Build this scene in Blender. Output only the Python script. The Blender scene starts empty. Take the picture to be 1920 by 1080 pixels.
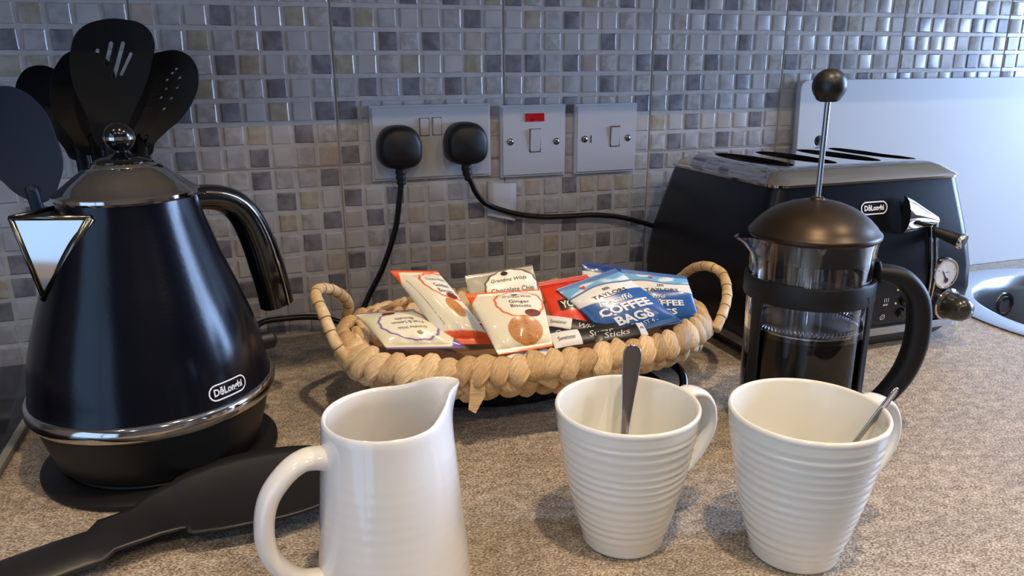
import bpy, bmesh, math, random
import numpy as np
from mathutils import Vector, Matrix, noise
PI = math.pi
random.seed(7)
scn = bpy.context.scene
COL = scn.collection

# ---------------------------------------------------------------- camera
cam_d = bpy.data.cameras.new('camera'); cam = bpy.data.objects.new('camera', cam_d); COL.objects.link(cam)
Rv, Uv, Fv = Vector((.9456, -.3253, -.0057)), Vector((.0966, .2640, .9597)), Vector((.3106, .9080, -.2811))
M = Matrix((Rv, Uv, -Fv)).transposed().to_4x4(); M.translation = Vector((-.0994, -.9006, .3108))
cam.matrix_world = M
cam_d.sensor_width = 36; cam_d.lens = 36 * 1427.9 / 1920; cam_d.clip_start = .02
scn.camera = cam

# ---------------------------------------------------------------- light
scn.view_settings.view_transform = 'Standard'; scn.view_settings.look = 'None'
scn.view_settings.gamma = 1; scn.view_settings.use_curve_mapping = False
scn.view_settings.exposure = 0.0
W = bpy.data.worlds.new('sky'); scn.world = W; W.use_nodes = True
W.node_tree.nodes['Background'].inputs[0].default_value = (.35, .6, 1, 1)
W.node_tree.nodes['Background'].inputs[1].default_value = 1.0
WARM = (1.0, .78, .53); DAY = (.43, .62, 1.0)
def area(name, loc, rot, size, energy, color, shape='DISK', size_y=None, spread=None):
    l = bpy.data.lights.new(name, 'AREA'); l.shape = shape; l.size = size
    if size_y: l.size_y = size_y
    if spread: l.spread = spread
    l.energy = energy; l.color = color
    o = bpy.data.objects.new(name, l); COL.objects.link(o); o.location = loc; o.rotation_euler = rot
    return o
# daylight through the kitchen window in the right wall
area('window_daylight', (2.28, -.62, .62), (0, math.radians(90), 0), 1.05, 78, DAY, 'RECTANGLE', .86)
# weaker daylight from an assumed, unseen glazed door in the left wall
area('assumed_door_daylight', (-1.54, -1.75, .12), (0, math.radians(-90), 0), 1.96, 11, (.46, .66, 1.0), 'RECTANGLE', 1.9)
# ceiling downlights
LAMPS = [(-.75, -.80, 1.4), (.12, -.84, 1.4), (.95, -.85, 1.4), (-.75, -1.9, 1.4), (.12, -1.9, 1.4), (.95, -1.9, 1.4)]
LAMP_W = [3.0, 12.0, 9.0, 4.5, 8.0, 6.5]

# ---------------------------------------------------------------- helpers
def lin(c):
    return tuple(((v / 255) / 12.92 if v / 255 <= .04045 else ((v / 255 + .055) / 1.055) ** 2.4) for v in c)
def mat(name, c, rough=.5, metal=0., spec=.5, coat=0., trans=0., ior=1.5, emit=None, estr=0., srgb=True):
    m = bpy.data.materials.new(name); m.use_nodes = True
    b = m.node_tree.nodes['Principled BSDF']
    col = lin(c) if srgb else c
    b.inputs['Base Color'].default_value = (*col, 1)
    b.inputs['Roughness'].default_value = rough; b.inputs['Metallic'].default_value = metal
    b.inputs['Specular IOR Level'].default_value = spec; b.inputs['Coat Weight'].default_value = coat
    b.inputs['Coat Roughness'].default_value = .08
    b.inputs['Transmission Weight'].default_value = trans; b.inputs['IOR'].default_value = ior
    if emit: b.inputs['Emission Color'].default_value = (*lin(emit), 1); b.inputs['Emission Strength'].default_value = estr
    return m
def N(m, t, **kw):
    n = m.node_tree.nodes.new(t)
    for k, v in kw.items():
        if k in n.inputs: n.inputs[k].default_value = v
        else: setattr(n, k, v)
    return n
def L(m, a, ao, b, bi): m.node_tree.links.new(a.outputs[ao], b.inputs[bi])
def bsdf(m): return m.node_tree.nodes['Principled BSDF']
def noise_color(m, c1, c2, scale, detail=4, lo=.35, hi=.65, bump=0., bscale=None, dist=.001, world=True, stretch=None):
    """mottle between two colours, optional bump"""
    if world: tc = N(m, 'ShaderNodeNewGeometry'); out = 'Position'
    else: tc = N(m, 'ShaderNodeTexCoord'); out = 'Object'
    src, so = tc, out
    if stretch:
        mp = N(m, 'ShaderNodeMapping'); mp.inputs['Scale'].default_value = stretch
        L(m, tc, out, mp, 'Vector'); src, so = mp, 'Vector'
    n = N(m, 'ShaderNodeTexNoise', Scale=scale, Detail=detail); L(m, src, so, n, 'Vector')
    r = N(m, 'ShaderNodeValToRGB'); e = r.color_ramp.elements
    e[0].position = lo; e[1].position = hi; e[0].color = (*lin(c1), 1); e[1].color = (*lin(c2), 1)
    L(m, n, 'Fac', r, 'Fac'); L(m, r, 'Color', bsdf(m), 'Base Color')
    if bump:
        n2 = N(m, 'ShaderNodeTexNoise', Scale=bscale or scale, Detail=3); L(m, src, so, n2, 'Vector')
        b = N(m, 'ShaderNodeBump', Strength=bump, Distance=dist); L(m, n2, 'Fac', b, 'Height'); L(m, b, 'Normal', bsdf(m), 'Normal')
    return r
def link(name, me, m=None, parent=None, smooth=True):
    me.name = name
    o = bpy.data.objects.new(name, me); COL.objects.link(o)
    if m is not None:
        for mm in (m if isinstance(m, (list, tuple)) else [m]): me.materials.append(mm)
    if smooth:
        me.polygons.foreach_set('use_smooth', [True] * len(me.polygons))
    if parent is not None: o.parent = parent
    return o
def mesh(V, F):
    me = bpy.data.meshes.new('m'); me.from_pydata([tuple(v) for v in V], [], F); me.update(); return me
def bm_mesh(bm, autosmooth=True):
    me = bpy.data.meshes.new('m'); bm.to_mesh(me); bm.free(); return me
def thing(name, label, cat, loc=(0, 0, 0), rz=0, group=None):
    o = bpy.data.objects.new(name, None); COL.objects.link(o); o.location = loc; o.rotation_euler.z = rz
    o.empty_display_size = .02
    return tag(o, label, cat, group)
def tag(o, label, cat, group=None):
    o['label'] = label; o['category'] = cat
    if group: o['group'] = group
    return o
def struct(o): o['kind'] = 'structure'; return o
def sharp(o, ang=35):
    me = o.data
    me.set_sharp_from_angle(angle=math.radians(ang)); return o
def box(name, lo, hi, m, parent=None, bev=0., seg=2):
    bm = bmesh.new()
    bmesh.ops.create_cube(bm, size=1)
    for v in bm.verts: v.co = Vector([(lo[i] + hi[i]) / 2 + v.co[i] * (hi[i] - lo[i]) for i in range(3)])
    if bev: bmesh.ops.bevel(bm, geom=bm.edges[:], offset=bev, segments=seg, profile=.5, affect='EDGES')
    o = link(name, bm_mesh(bm), m, parent); sharp(o, 40); return o
def lathe_data(prof, n=64, fn=None, close=False):
    """prof: (r, z) list; fn(angle, i, r, z)->(x,y,z)"""
    V, F = [], []; rows = []
    for i, (r, z) in enumerate(prof):
        if r < 1e-6: rows.append([len(V)]); V.append((0, 0, z)); continue
        row = []
        for k in range(n):
            a = 2 * PI * k / n
            row.append(len(V)); V.append(fn(a, i, r, z) if fn else (r * math.cos(a), r * math.sin(a), z))
        rows.append(row)
    pairs = list(zip(rows, rows[1:]))
    if close: pairs.append((rows[-1], rows[0]))
    for A, B in pairs:
        for k in range(n):
            k2 = (k + 1) % n
            if len(A) == 1 and len(B) == 1: continue
            if len(A) == 1: F.append((A[0], B[k2], B[k]))
            elif len(B) == 1: F.append((A[k], A[k2], B[0]))
            else: F.append((A[k], A[k2], B[k2], B[k]))
    return V, F
def lathe(name, prof, m, parent=None, n=64, fn=None, close=False, ang=35):
    V, F = lathe_data(prof, n, fn, close); me = mesh(V, F)
    o = link(name, me, m, parent); sharp(o, ang); return o
def smooth_path(P, k=8):
    P = [Vector(p) for p in P]; Q = []
    for i in range(len(P) - 1):
        p0 = P[max(i - 1, 0)]; p1 = P[i]; p2 = P[i + 1]; p3 = P[min(i + 2, len(P) - 1)]
        for j in range(k):
            t = j / k
            Q.append(.5 * ((2 * p1) + (p2 - p0) * t + (2 * p0 - 5 * p1 + 4 * p2 - p3) * t * t + (3 * p1 - p0 - 3 * p2 + p3) * t ** 3))
    Q.append(P[-1]); return Q
def sweep_data(P, rad, n=12, side=None, caps=True, closed=False):
    """P points; rad(i, t)->(a, b) half sizes along side axis / other axis; side: fixed side vector or None"""
    V, F = [], []; m = len(P); prev = None
    for i, p in enumerate(P):
        if closed: t = (P[(i + 1) % m] - P[i - 1]).normalized()
        else: t = (P[min(i + 1, m - 1)] - P[max(i - 1, 0)]).normalized()
        if side is not None: s = (Vector(side) - t * t.dot(Vector(side))).normalized()
        else:
            if prev is None:
                prev = Vector((0, 0, 1)) if abs(t.z) < .9 else Vector((1, 0, 0))
            s = (prev - t * t.dot(prev)).normalized(); prev = s
        b = t.cross(s); ra = rad(i, i / (m - 1)) if callable(rad) else rad
        if not isinstance(ra, tuple): ra = (ra, ra)
        for k in range(n):
            a = 2 * PI * k / n
            ca, sa = math.cos(a), math.sin(a)
            if len(ra) > 2:   # superellipse exponent
                e = ra[2]; ca = math.copysign(abs(ca) ** e, ca); sa = math.copysign(abs(sa) ** e, sa)
            V.append(p + s * ra[0] * ca + b * ra[1] * sa)
    for i in range(m if closed else m - 1):
        j = (i + 1) % m
        for k in range(n):
            k2 = (k + 1) % n
            F.append((i * n + k, i * n + k2, j * n + k2, j * n + k))
    if caps and not closed:
        F.append(tuple(range(n))[::-1]); F.append(tuple(range((m - 1) * n, m * n)))
    return V, F
def sweep(name, P, rad, m, parent=None, n=12, side=None, closed=False, k=8, raw=False):
    Q = [Vector(p) for p in P] if raw else smooth_path(P, k)
    V, F = sweep_data(Q, rad, n, side, True, closed)
    o = link(name, mesh(V, F), m, parent); sharp(o, 50); return o
def polar(az, r, z, c=(0, 0)):
    a = math.radians(az); return Vector((c[0] + r * math.cos(a), c[1] + r * math.sin(a), z))
_txt = {}
def text2d(s, shear=0., bold=0.):
    """flat outline text: verts (x,y) with height ~1 (cap), faces"""
    k = (s, shear, bold)
    if k in _txt: return _txt[k]
    c = bpy.data.curves.new('t', 'FONT'); c.body = s; c.size = 1; c.resolution_u = 2; c.shear = shear; c.offset = bold
    o = bpy.data.objects.new('t', c); COL.objects.link(o)
    dg = bpy.context.evaluated_depsgraph_get(); me = bpy.data.meshes.new_from_object(o.evaluated_get(dg))
    bm = bmesh.new(); bm.from_mesh(me)
    bmesh.ops.triangulate(bm, faces=bm.faces[:])
    V = [(v.co.x, v.co.y) for v in bm.verts]; F = [tuple(v.index for v in f.verts) for f in bm.faces]
    bm.free(); bpy.data.objects.remove(o); bpy.data.curves.remove(c); bpy.data.meshes.remove(me)
    xs = [v[0] for v in V]; x0, x1 = min(xs), max(xs)
    V = [((x - (x0 + x1) / 2), y) for x, y in V]
    _txt[k] = (V, F, x1 - x0); return _txt[k]
class Ink:
    """flat print laid on a surface through fn(x, y)->Vector, one mesh"""
    def __init__(s, fn): s.fn = fn; s.V = []; s.F = []
    def text(s, t, cx, cy, h, w=None, rot=0., shear=0., bold=0.):
        V, F, tw = text2d(t, shear, bold); sc = h / .72; sx = (w / tw) if w else sc
        c, si = math.cos(rot), math.sin(rot); b = len(s.V)
        for x, y in V:
            x *= sx; y = (y - .36) * sc
            s.V.append(s.fn(cx + x * c - y * si, cy + x * si + y * c))
        s.F += [tuple(i + b for i in f) for f in F]
    def ring(s, pts, w, closed=True):
        b = len(s.V); n = len(pts)
        for i, p in enumerate(pts):
            q = pts[(i + 1) % n] if closed or i < n - 1 else p; o = pts[i - 1] if closed or i > 0 else p
            tx, ty = q[0] - o[0], q[1] - o[1]; l = math.hypot(tx, ty) or 1
            nx, ny = -ty / l * w / 2, tx / l * w / 2
            s.V.append(s.fn(p[0] + nx, p[1] + ny)); s.V.append(s.fn(p[0] - nx, p[1] - ny))
        for i in range(n if closed else n - 1):
            j = (i + 1) % n; s.F.append((b + 2 * i, b + 2 * i + 1, b + 2 * j + 1, b + 2 * j))
    def pill(s, cx, cy, w, h, t, n=10):
        r = h / 2; P = []
        for k in range(n + 1): a = -PI / 2 + PI * k / n; P.append((cx + w / 2 - r + r * math.cos(a), cy + r * math.sin(a)))
        for k in range(1, 6): P.append((cx + w / 2 - r - (w - 2 * r) * k / 6, cy + r))
        for k in range(n + 1): a = PI / 2 + PI * k / n; P.append((cx - w / 2 + r + r * math.cos(a), cy + r * math.sin(a)))
        for k in range(1, 6): P.append((cx - w / 2 + r + (w - 2 * r) * k / 6, cy - r))
        s.ring(P, t)
    def disc(s, cx, cy, r, n=20, ry=None):
        b = len(s.V); ry = ry or r; s.V.append(s.fn(cx, cy))
        for k in range(n): a = 2 * PI * k / n; s.V.append(s.fn(cx + r * math.cos(a), cy + ry * math.sin(a)))
        for k in range(n): s.F.append((b, b + 1 + k, b + 1 + (k + 1) % n))
    def poly(s, pts):
        b = len(s.V)
        for p in pts: s.V.append(s.fn(*p))
        s.F.append(tuple(range(b, b + len(pts))))
    def build(s, name, m, parent): return link(name, mesh(s.V, s.F), m, parent, smooth=False)

# ---------------------------------------------------------------- materials
m_black_pl = mat('black_plastic', (12, 12, 15), .48)
m_black_soft = mat('black_matt_plastic', (15, 15, 17), .5, spec=.35)
m_black_gloss = mat('black_gloss', (9, 9, 11), .12, coat=.5)
m_chrome = mat('chrome', (205, 200, 195), .07, 1.)
m_steel = mat('brushed_steel', (175, 178, 182), .24, 1.)
m_spoon = mat('spoon_steel', (190, 180, 172), .16, 1.)
m_white_cer = mat('white_glaze', (228, 226, 222), .14, coat=.6)
m_cream_cer = mat('cream_white_glaze', (226, 224, 214), .16, coat=.5)
m_white_pl = mat('white_switch_plastic', (196, 197, 202), .35)
m_cable = mat('black_cable', (12, 12, 13), .35)
m_print_white = mat('white_print', (230, 232, 236), .4)
m_print_black = mat('black_print', (25, 20, 20), .5)

m_worktop = mat('speckled_laminate', (150, 140, 128), .42, spec=.4)
def build_worktop_mat(m):
    g = N(m, 'ShaderNodeNewGeometry'); mp = N(m, 'ShaderNodeMapping'); mp.inputs['Scale'].default_value = (1, 1.5, 1); mp.inputs['Rotation'].default_value = (0, 0, .5)
    L(m, g, 'Position', mp, 'Vector')
    a = N(m, 'ShaderNodeTexNoise', Scale=520., Detail=3., Roughness=.65); L(m, mp, 'Vector', a, 'Vector')
    b = N(m, 'ShaderNodeTexNoise', Scale=90., Detail=5., Roughness=.65); L(m, mp, 'Vector', b, 'Vector')
    c = N(m, 'ShaderNodeTexNoise', Scale=16., Detail=3.); L(m, mp, 'Vector', c, 'Vector')
    r1 = N(m, 'ShaderNodeValToRGB'); e = r1.color_ramp.elements
    e[0].position = .39; e[0].color = (*lin((92, 78, 66)), 1); e[1].position = .61; e[1].color = (*lin((212, 202, 186)), 1)
    x = r1.color_ramp.elements.new(.5); x.color = (*lin((160, 146, 129)), 1)
    mx = N(m, 'ShaderNodeMix', data_type='FLOAT'); mx.inputs[0].default_value = .28
    m.node_tree.links.new(a.outputs['Fac'], mx.inputs[2]); m.node_tree.links.new(b.outputs['Fac'], mx.inputs[3])
    m.node_tree.links.new(mx.outputs[0], r1.inputs[0])
    r2 = N(m, 'ShaderNodeValToRGB'); e = r2.color_ramp.elements
    e[0].position = .33; e[0].color = (.62, .60, .58, 1); e[1].position = .42; e[1].color = (1, 1, 1, 1)
    d = N(m, 'ShaderNodeTexNoise', Scale=230., Detail=4., Roughness=.7); L(m, mp, 'Vector', d, 'Vector'); L(m, d, 'Fac', r2, 'Fac')
    mul = N(m, 'ShaderNodeMix', data_type='RGBA', blend_type='MULTIPLY'); mul.inputs[0].default_value = 1
    m.node_tree.links.new(r1.outputs[0], mul.inputs[6]); m.node_tree.links.new(r2.outputs[0], mul.inputs[7])
    r3 = N(m, 'ShaderNodeValToRGB'); e = r3.color_ramp.elements
    e[0].position = .35; e[0].color = (.88, .88, .88, 1); e[1].position = .65; e[1].color = (1.05, 1.03, 1.0, 1); L(m, c, 'Fac', r3, 'Fac')
    m2 = N(m, 'ShaderNodeMix', data_type='RGBA', blend_type='MULTIPLY'); m2.inputs[0].default_value = 1
    m.node_tree.links.new(mul.outputs[2], m2.inputs[6]); m.node_tree.links.new(r3.outputs[0], m2.inputs[7])
    m.node_tree.links.new(m2.outputs[2], bsdf(m).inputs['Base Color'])
    bp = N(m, 'ShaderNodeBump', Strength=.25, Distance=.0004); L(m, d, 'Fac', bp, 'Height'); L(m, bp, 'Normal', bsdf(m), 'Normal')
build_worktop_mat(m_worktop)

# ================================================================ SETTING
m_paint = mat('taupe_wall_paint', (112, 104, 96), .8); m_ceil = mat('white_ceiling_paint', (150, 148, 146), .9)
m_floor = mat('grey_floor_vinyl', (105, 98, 90), .6); noise_color(m_floor, (95, 88, 80), (120, 112, 102), 6)
m_cup = mat('cupboard_laminate', (205, 192, 170), .45); noise_color(m_cup, (198, 184, 160), (214, 202, 182), 8, stretch=(1, 1, .15))
X0, X1, Y0, ZF, ZC = -1.5, 2.25, -3.0, -.9, 1.45
struct(box('floor', (X0 - .1, Y0 - .1, ZF - .05), (X1 + .1, .12, ZF), m_floor))
struct(box('ceiling', (X0 - .1, Y0 - .1, ZC), (X1 + .1, .12, ZC + .05), m_ceil))
wl = struct(box('wall_left', (X0 - .1, Y0, 1.10), (X0, .12, ZC), m_paint))
for lo, hi in [((X0 - .1, Y0, ZF), (X0, -2.71, 1.10)), ((X0 - .1, -.79, ZF), (X0, .12, 1.10))]:
    box('wall_panel', lo, hi, m_paint, wl)
struct(box('wall_front', (X0, Y0 - .1, ZF), (X1, Y0, ZC), m_paint))
wr = struct(box('wall_right', (X1, Y0, ZF), (X1 + .1, .12, .08), m_paint))
for lo, hi in [((X1, Y0, .08), (X1 + .1, -1.06, ZC)), ((X1, -.18, .08), (X1 + .1, .12, ZC)), ((X1, -1.06, 1.16), (X1 + .1, -.18, ZC))]:
    box('wall_panel', lo, hi, m_paint, wr)
m_frame = mat('white_window_frame', (215, 216, 218), .35)
wn = struct(bpy.data.objects.new('window_1', None)); COL.objects.link(wn); wn.location = (X1, -.62, .08)
for lo, hi in [((-.02, -.44, 0), (.02, -.40, 1.08)), ((-.02, .40, 0), (.02, .44, 1.08)), ((-.02, -.40, 0), (.02, .40, .04)), ((-.02, -.40, 1.04), (.02, .40, 1.08)), ((-.015, -.40, .72), (.015, .40, .75))]:
    box('frame_bar', lo, hi, m_frame, wn, .003)

wn = struct(bpy.data.objects.new('assumed_door_1', None)); COL.objects.link(wn); wn.location = (X0, -1.75, ZF)  # assumed door, enlarged so the spout mirrors its daylight
for lo, hi in [((-.02, -.96, 0), (.02, -.91, 2.0)), ((-.02, .91, 0), (.02, .96, 2.0)), ((-.02, -.03, 0), (.02, .03, 2.0)), ((-.02, -.91, 0), (.02, .91, .05)), ((-.02, -.91, 1.95), (.02, .91, 2.0))]:
    box('frame_bar', lo, hi, m_frame, wn, .003)

# worktop (with a round cut-out for the sink bowl)
SC, SR = (.955, -.275), .172
def worktop():
    bm = bmesh.new(); n = 64
    x0, x1, y0, y1 = X0, X1, -.62, 0
    ring = [bm.verts.new((SC[0] + (SR + .012) * math.cos(2 * PI * k / n), SC[1] + (SR + .012) * math.sin(2 * PI * k / n), 0)) for k in range(n)]
    out = []
    for k in range(n):
        a = 2 * PI * k / n; c, s = math.cos(a), math.sin(a)
        # square around the sink
        h = .26; t = h / max(abs(c), abs(s)); out.append(bm.verts.new((SC[0] + t * c, SC[1] + t * s, 0)))
    for k in range(n): bm.faces.new((ring[k], ring[(k + 1) % n], out[(k + 1) % n], out[k]))
    ax, bx, ay, by = SC[0] - .26, SC[0] + .26, SC[1] - .26, SC[1] + .26
    def q(a, b, c, d):
        bm.faces.new([bm.verts.new((x, y, 0)) for x, y in ((a, b), (c, b), (c, d), (a, d))])
    q(x0, y0, ax, y1); q(bx, y0, x1, y1); q(ax, y0, bx, ay); q(ax, by, bx, y1)
    # front drop edge
    v = [bm.verts.new(p) for p in ((x0, y0, 0), (x1, y0, 0), (x1, y0, -.04), (x0, y0, -.04))]; bm.faces.new(v[::-1])
    v = [bm.verts.new(p) for p in ((x0, y0, -.04), (x1, y0, -.04), (x1, y1, -.04), (x0, y1, -.04))]
    bmesh.ops.remove_doubles(bm, verts=bm.verts[:], dist=1e-5); bmesh.ops.recalc_face_normals(bm, faces=[f for f in bm.faces])
    for f in bm.faces:
        if f.normal.z < -.5: f.normal_flip()
    return bm_mesh(bm)
wt = tag(link('worktop', worktop(), m_worktop, smooth=False), 'speckled beige and grey laminate kitchen worktop along the tiled wall', 'worktop')

# ---------------------------------------------------------------- tiled wall
m_slab = mat('grey_sheet_glaze', (200, 197, 196), .22, coat=.3); noise_color(m_slab, (188, 184, 182), (204, 201, 200), 60)
m_grout = mat('brown_grey_grout', (170, 160, 150), .7)
TILE_COL = {'pale': ((186, 181, 178), (197, 193, 190), 30), 'grey': ((168, 165, 166), (192, 188, 188), 70), 'mottled': ((168, 161, 155), (194, 189, 184), 110),
            'slate': ((114, 111, 116), (142, 138, 142), 80), 'ochre': ((170, 158, 134), (190, 181, 165), 90), 'blush': ((184, 165, 153), (193, 183, 176), 90)}
TM = {}
for k, (a, b, s) in TILE_COL.items():
    TM[k] = mat('tile_' + k, a, .30, coat=.15, spec=.5); noise_color(TM[k], a, b, s, 4, .38, .62, bump=.10, bscale=50, dist=.0010)
wall = struct(box('wall_back', (X0, .0012, ZF), (X1, .12, ZC), m_grout))
DARK = set([(-11,13),(-7,8),(-7,10),(-6,4),(-6,9),(-5,2),(-5,10),(-5,12),(-5,14),(-4,0),(-4,4),(-4,7),(-4,8),(-3,2),(-3,6),(-3,11),(-3,13),(-2,4),(-2,9),(-1,2),(-1,5),(-1,7),(-1,10),(-1,12),(0,3),(0,6),(0,8),(0,10),(0,14),(1,1),(1,5),(1,11),(2,4),(2,6),(2,13),(3,2),(3,11),(3,15),(4,4),(4,13),(5,2),(5,11),(5,15),(6,5),(6,14),(7,3),(7,12),(8,4),(8,12),(8,15),(9,2),(9,12),(9,10),(10,15),(11,2),(11,4),(11,6),(11,10),(11,12),(11,14),(13,3),(13,5),(13,11),(13,13),(14,15),(15,2),(15,4),(15,10),(15,12),(16,7),(16,12),(17,8),(17,10),(18,9),(18,11),(18,15),(19,12),(19,14),(20,8),(20,15),(21,11),(21,13),(22,9),(22,15),(23,10),(24,12),(24,15),(26,15),(27,12),(27,14),(29,11),(29,13),(32,11),(32,13),(33,14),(34,12),(35,15),(36,11),(37,12),(37,14),(-15,9),(-13,6),(-10,3),(-12,2),(-9,5),(-14,3)])
OCH = set([(-13,12),(-12,12),(-12,14),(-6,11),(-6,13),(-4,9),(-4,12),(-3,5),(-3,10),(-2,6),(-2,14),(0,12),(1,14),(3,12),(5,5),(6,12),(7,15),(9,14),(10,3),(12,6),(12,15),(14,6),(16,9),(-14,9),(-15,7),(-13,10)])
BLU = set([(-1,3),(3,5),(6,13),(10,11),(12,12),(4,3),(9,6),(6,3),(13,6),(-8,14),(-1,8)])
def tile_verts(s=.0200, d=.0014, b=.0013, cx=0, cz=0, jit=0.):
    h = s / 2; V = []
    for (hh, y) in ((h, .0), (h, -d * .35), (h - b * .45, -d * .82), (h - b, -d)):
        for sx, sz in ((-1, -1), (1, -1), (1, 1), (-1, 1)):
            V.append((cx + sx * hh + (random.uniform(-jit, jit) if jit else 0), y, cz + sz * hh + (random.uniform(-jit, jit) if jit else 0)))
    F = []
    for i in range(3):
        for k in range(4): F.append((4 * i + k, 4 * i + (k + 1) % 4, 4 * i + 4 + (k + 1) % 4, 4 * i + 4 + k))
    F.append((12, 13, 14, 15)); return V, F
proto = {k: [] for k in TM}
for k in TM:
    for j in range(3):
        V, F = tile_verts(jit=.0004); me = mesh(V, F); me.materials.append(TM[k]); me.name = 'tile_' + k
        me.polygons.foreach_set('use_smooth', [True] * len(me.polygons)); me.set_sharp_from_angle(angle=math.radians(18)); proto[k].append(me)
PL = [(.034, .181, .180, .2675), (.1915, .2785, .1765, .2645), (.290, .377, .1765, .2645)]   # face plates
def hidden(c, r):
    x, z = c * .025, r * .025
    return any(x > a + .002 and x + .025 < b - .002 and z > e + .002 and z + .025 < f - .002 for a, b, e, f in PL)
cells = []
for c in range(-56, 88):
    for r in range(0, 20):
        if hidden(c, r): continue
        cx, cz = (c + .5) * .025, (r + .5) * .025
        d = (Vector((cx, 0, cz)) - cam.location); dep = d.dot(Fv)
        px = 960 + 1427.9 * d.dot(Rv) / dep; py = 540 - 1427.9 * d.dot(Uv) / dep
        vis = -10 < px < 1930 and -10 < py < 1090
        # tiles standing behind the large objects show nothing
        if vis and ((px < 480 and 400 < py) or (px > 1250 and py > 330) or (px > 1530 and py > 165) or (px < 150 and 200 < py < 380 and px < 90)): vis = False
        kind = 'slate' if (c, r) in DARK else 'ochre' if (c, r) in OCH else 'blush' if (c, r) in BLU else random.choices(['pale', 'grey', 'mottled'], [5, 4, 3])[0]
        if (c > 37 or r > 15 or c < -11) and kind in ('pale', 'grey', 'mottled') and (c, r) not in DARK:
            kind = random.choices([kind, 'slate', 'ochre', 'blush'], [80, 12, 6, 4])[0]
        cells.append((dep if vis else dep + 50, c, r, kind))
cells.sort()
sheets = {}
for sx in range(-7, 11):
    for sz in range(0, 3):
        if sx < -3 and sz > 2: continue
        o = box('tile_sheet', (sx * .2 + .0009, 0, sz * .2 + .0009), (sx * .2 + .1991, .003, sz * .2 + .1991), m_slab, wall, .0006, 1)
        sheets[(sx, sz)] = o
stuff = {}
for i, (dp, c, r, kind) in enumerate(cells):
    sh = sheets[(c // 8, r // 8)]
    if i < 300:
        o = bpy.data.objects.new('tile', random.choice(proto[kind])); COL.objects.link(o); o.parent = sh
        o.location = ((c + .5) * .025, .0002, (r + .5) * .025)
        o.rotation_euler = (random.uniform(-.012, .012), random.uniform(-.02, .02), random.uniform(-.012, .012))
    else:
        stuff.setdefault(0, []).append((c, r, kind))
kinds = list(TM); V, F, MI = [], [], []
for c, r, kind in stuff[0]:
    v, f = tile_verts(cx=(c + .5) * .025, cz=(r + .5) * .025, jit=.0004); b = len(V)
    V += v; F += [tuple(i + b for i in q) for q in f]; MI += [kinds.index(kind)] * len(f)
me = mesh(V, F); o = link('small_tiles', me, [TM[k] for k in kinds], wall); me.polygons.foreach_set('material_index', MI); sharp(o, 18); o['kind'] = 'stuff'
# bead of sealant where the wall meets the worktop
m_seal = mat('cream_sealant', (178, 168, 150), .5)
struct(sweep('trim_1', [(X0, -.001, .001), (0, -.001, .001), (X1, -.001, .001)], .0028, m_seal, n=8))

# wall cupboard over the worktop (above the picture; shades the wall)
cup = thing('wall_cupboard', 'wood-effect wall cupboard fixed on the tiled wall above the worktop', 'cupboard', (.2, -.17, .46))
box('body', (-1.6, -.15, 0), (1.2, .165, .65), m_cup, cup, .002)
for i in range(5): box('door', (-1.6 + i * .56 + .002, -.17, 0), (-1.6 + (i + 1) * .56 - .002, -.151, .65), m_cup, cup, .002)
# base units under the worktop
base = thing('base_cupboard', 'wood-effect base cupboard run below the worktop', 'cupboard', (0, -.3, ZF))
for i in range(6): box('door', (X0 + .02 + i * .6, -.32, .12), (X0 + .02 + (i + 1) * .6 - .004, -.30, .84), m_cup, base, .002)
box('body', (X0 + .01, -.29, .0), (X1 - .02, .28, .70), m_cup, base)
m_lampglow = mat('lamp_glow', (255, 225, 180), .5, emit=(255, 214, 160), estr=12)
for i, (p, w) in enumerate(zip(LAMPS, LAMP_W)):
    t = thing('ceiling_downlight', 'round chrome ceiling downlight, %s of the %s row' % (('leftmost', 'middle', 'rightmost')[i % 3], 'nearer-the-wall' if i < 3 else 'back-of-room'), 'ceiling light', (p[0], p[1], ZC), group='ceiling downlights')
    lathe('trim_ring', [(.032, -.001), (.045, -.001), (.045, -.006), (.034, -.008), (.032, -.001)], m_chrome, t, 32)
    area('lamp', (p[0], p[1], ZC - .012), (0, 0, 0), .06, w, WARM)

# ================================================================ HOB, LEFT
m_hob = mat('black_hob_glass', (6, 6, 7), .08); m_alu = mat('grey_metal_strip', (128, 128, 124), .45)
hob = thing('hob', 'black glass hob with a brushed metal edge strip left of the kettle', 'hob', (-.31, -.3, 0))
box('glass_top', (-.56, -.27, 0), (-.006, .293, .005), m_hob, hob, .001)
box('edge_strip', (-.006, -.27, 0), (.001, .293, .0062), m_alu, hob, .0008)

# ================================================================ KETTLE
m_kettle = mat('black_blue_enamel', (5, 9, 22), .20, .3, spec=.5, coat=.0)
def kmat(m):
    g = N(m, 'ShaderNodeTexCoord'); n = N(m, 'ShaderNodeTexNoise', Scale=330., Detail=2.); L(m, g, 'Object', n, 'Vector')
    b = N(m, 'ShaderNodeBump', Strength=.22, Distance=.0002); L(m, n, 'Fac', b, 'Height'); L(m, b, 'Normal', bsdf(m), 'Normal')
    bsdf(m).inputs['Coat Roughness'].default_value = .2
kmat(m_kettle)
KX, KY = -.189, -.2615
pb = thing('kettle_power_base', 'flat round black power base disc under the kettle', 'kettle base', (KX, KY, 0))
lathe('base_disc', [(0, 0), (.086, 0), (.0905, .002), (.0905, .005), (.087, .0072), (.072, .0085), (.070, .0112), (.0, .0112)], m_black_soft, pb, 96)
kt = thing('kettle', 'blue-black conical electric kettle with chrome lid and triangular spout', 'kettle', (KX, KY, .0115))
ZB = .0115
def kz(pr): return [(r, z - ZB) for r, z in pr]
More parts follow.
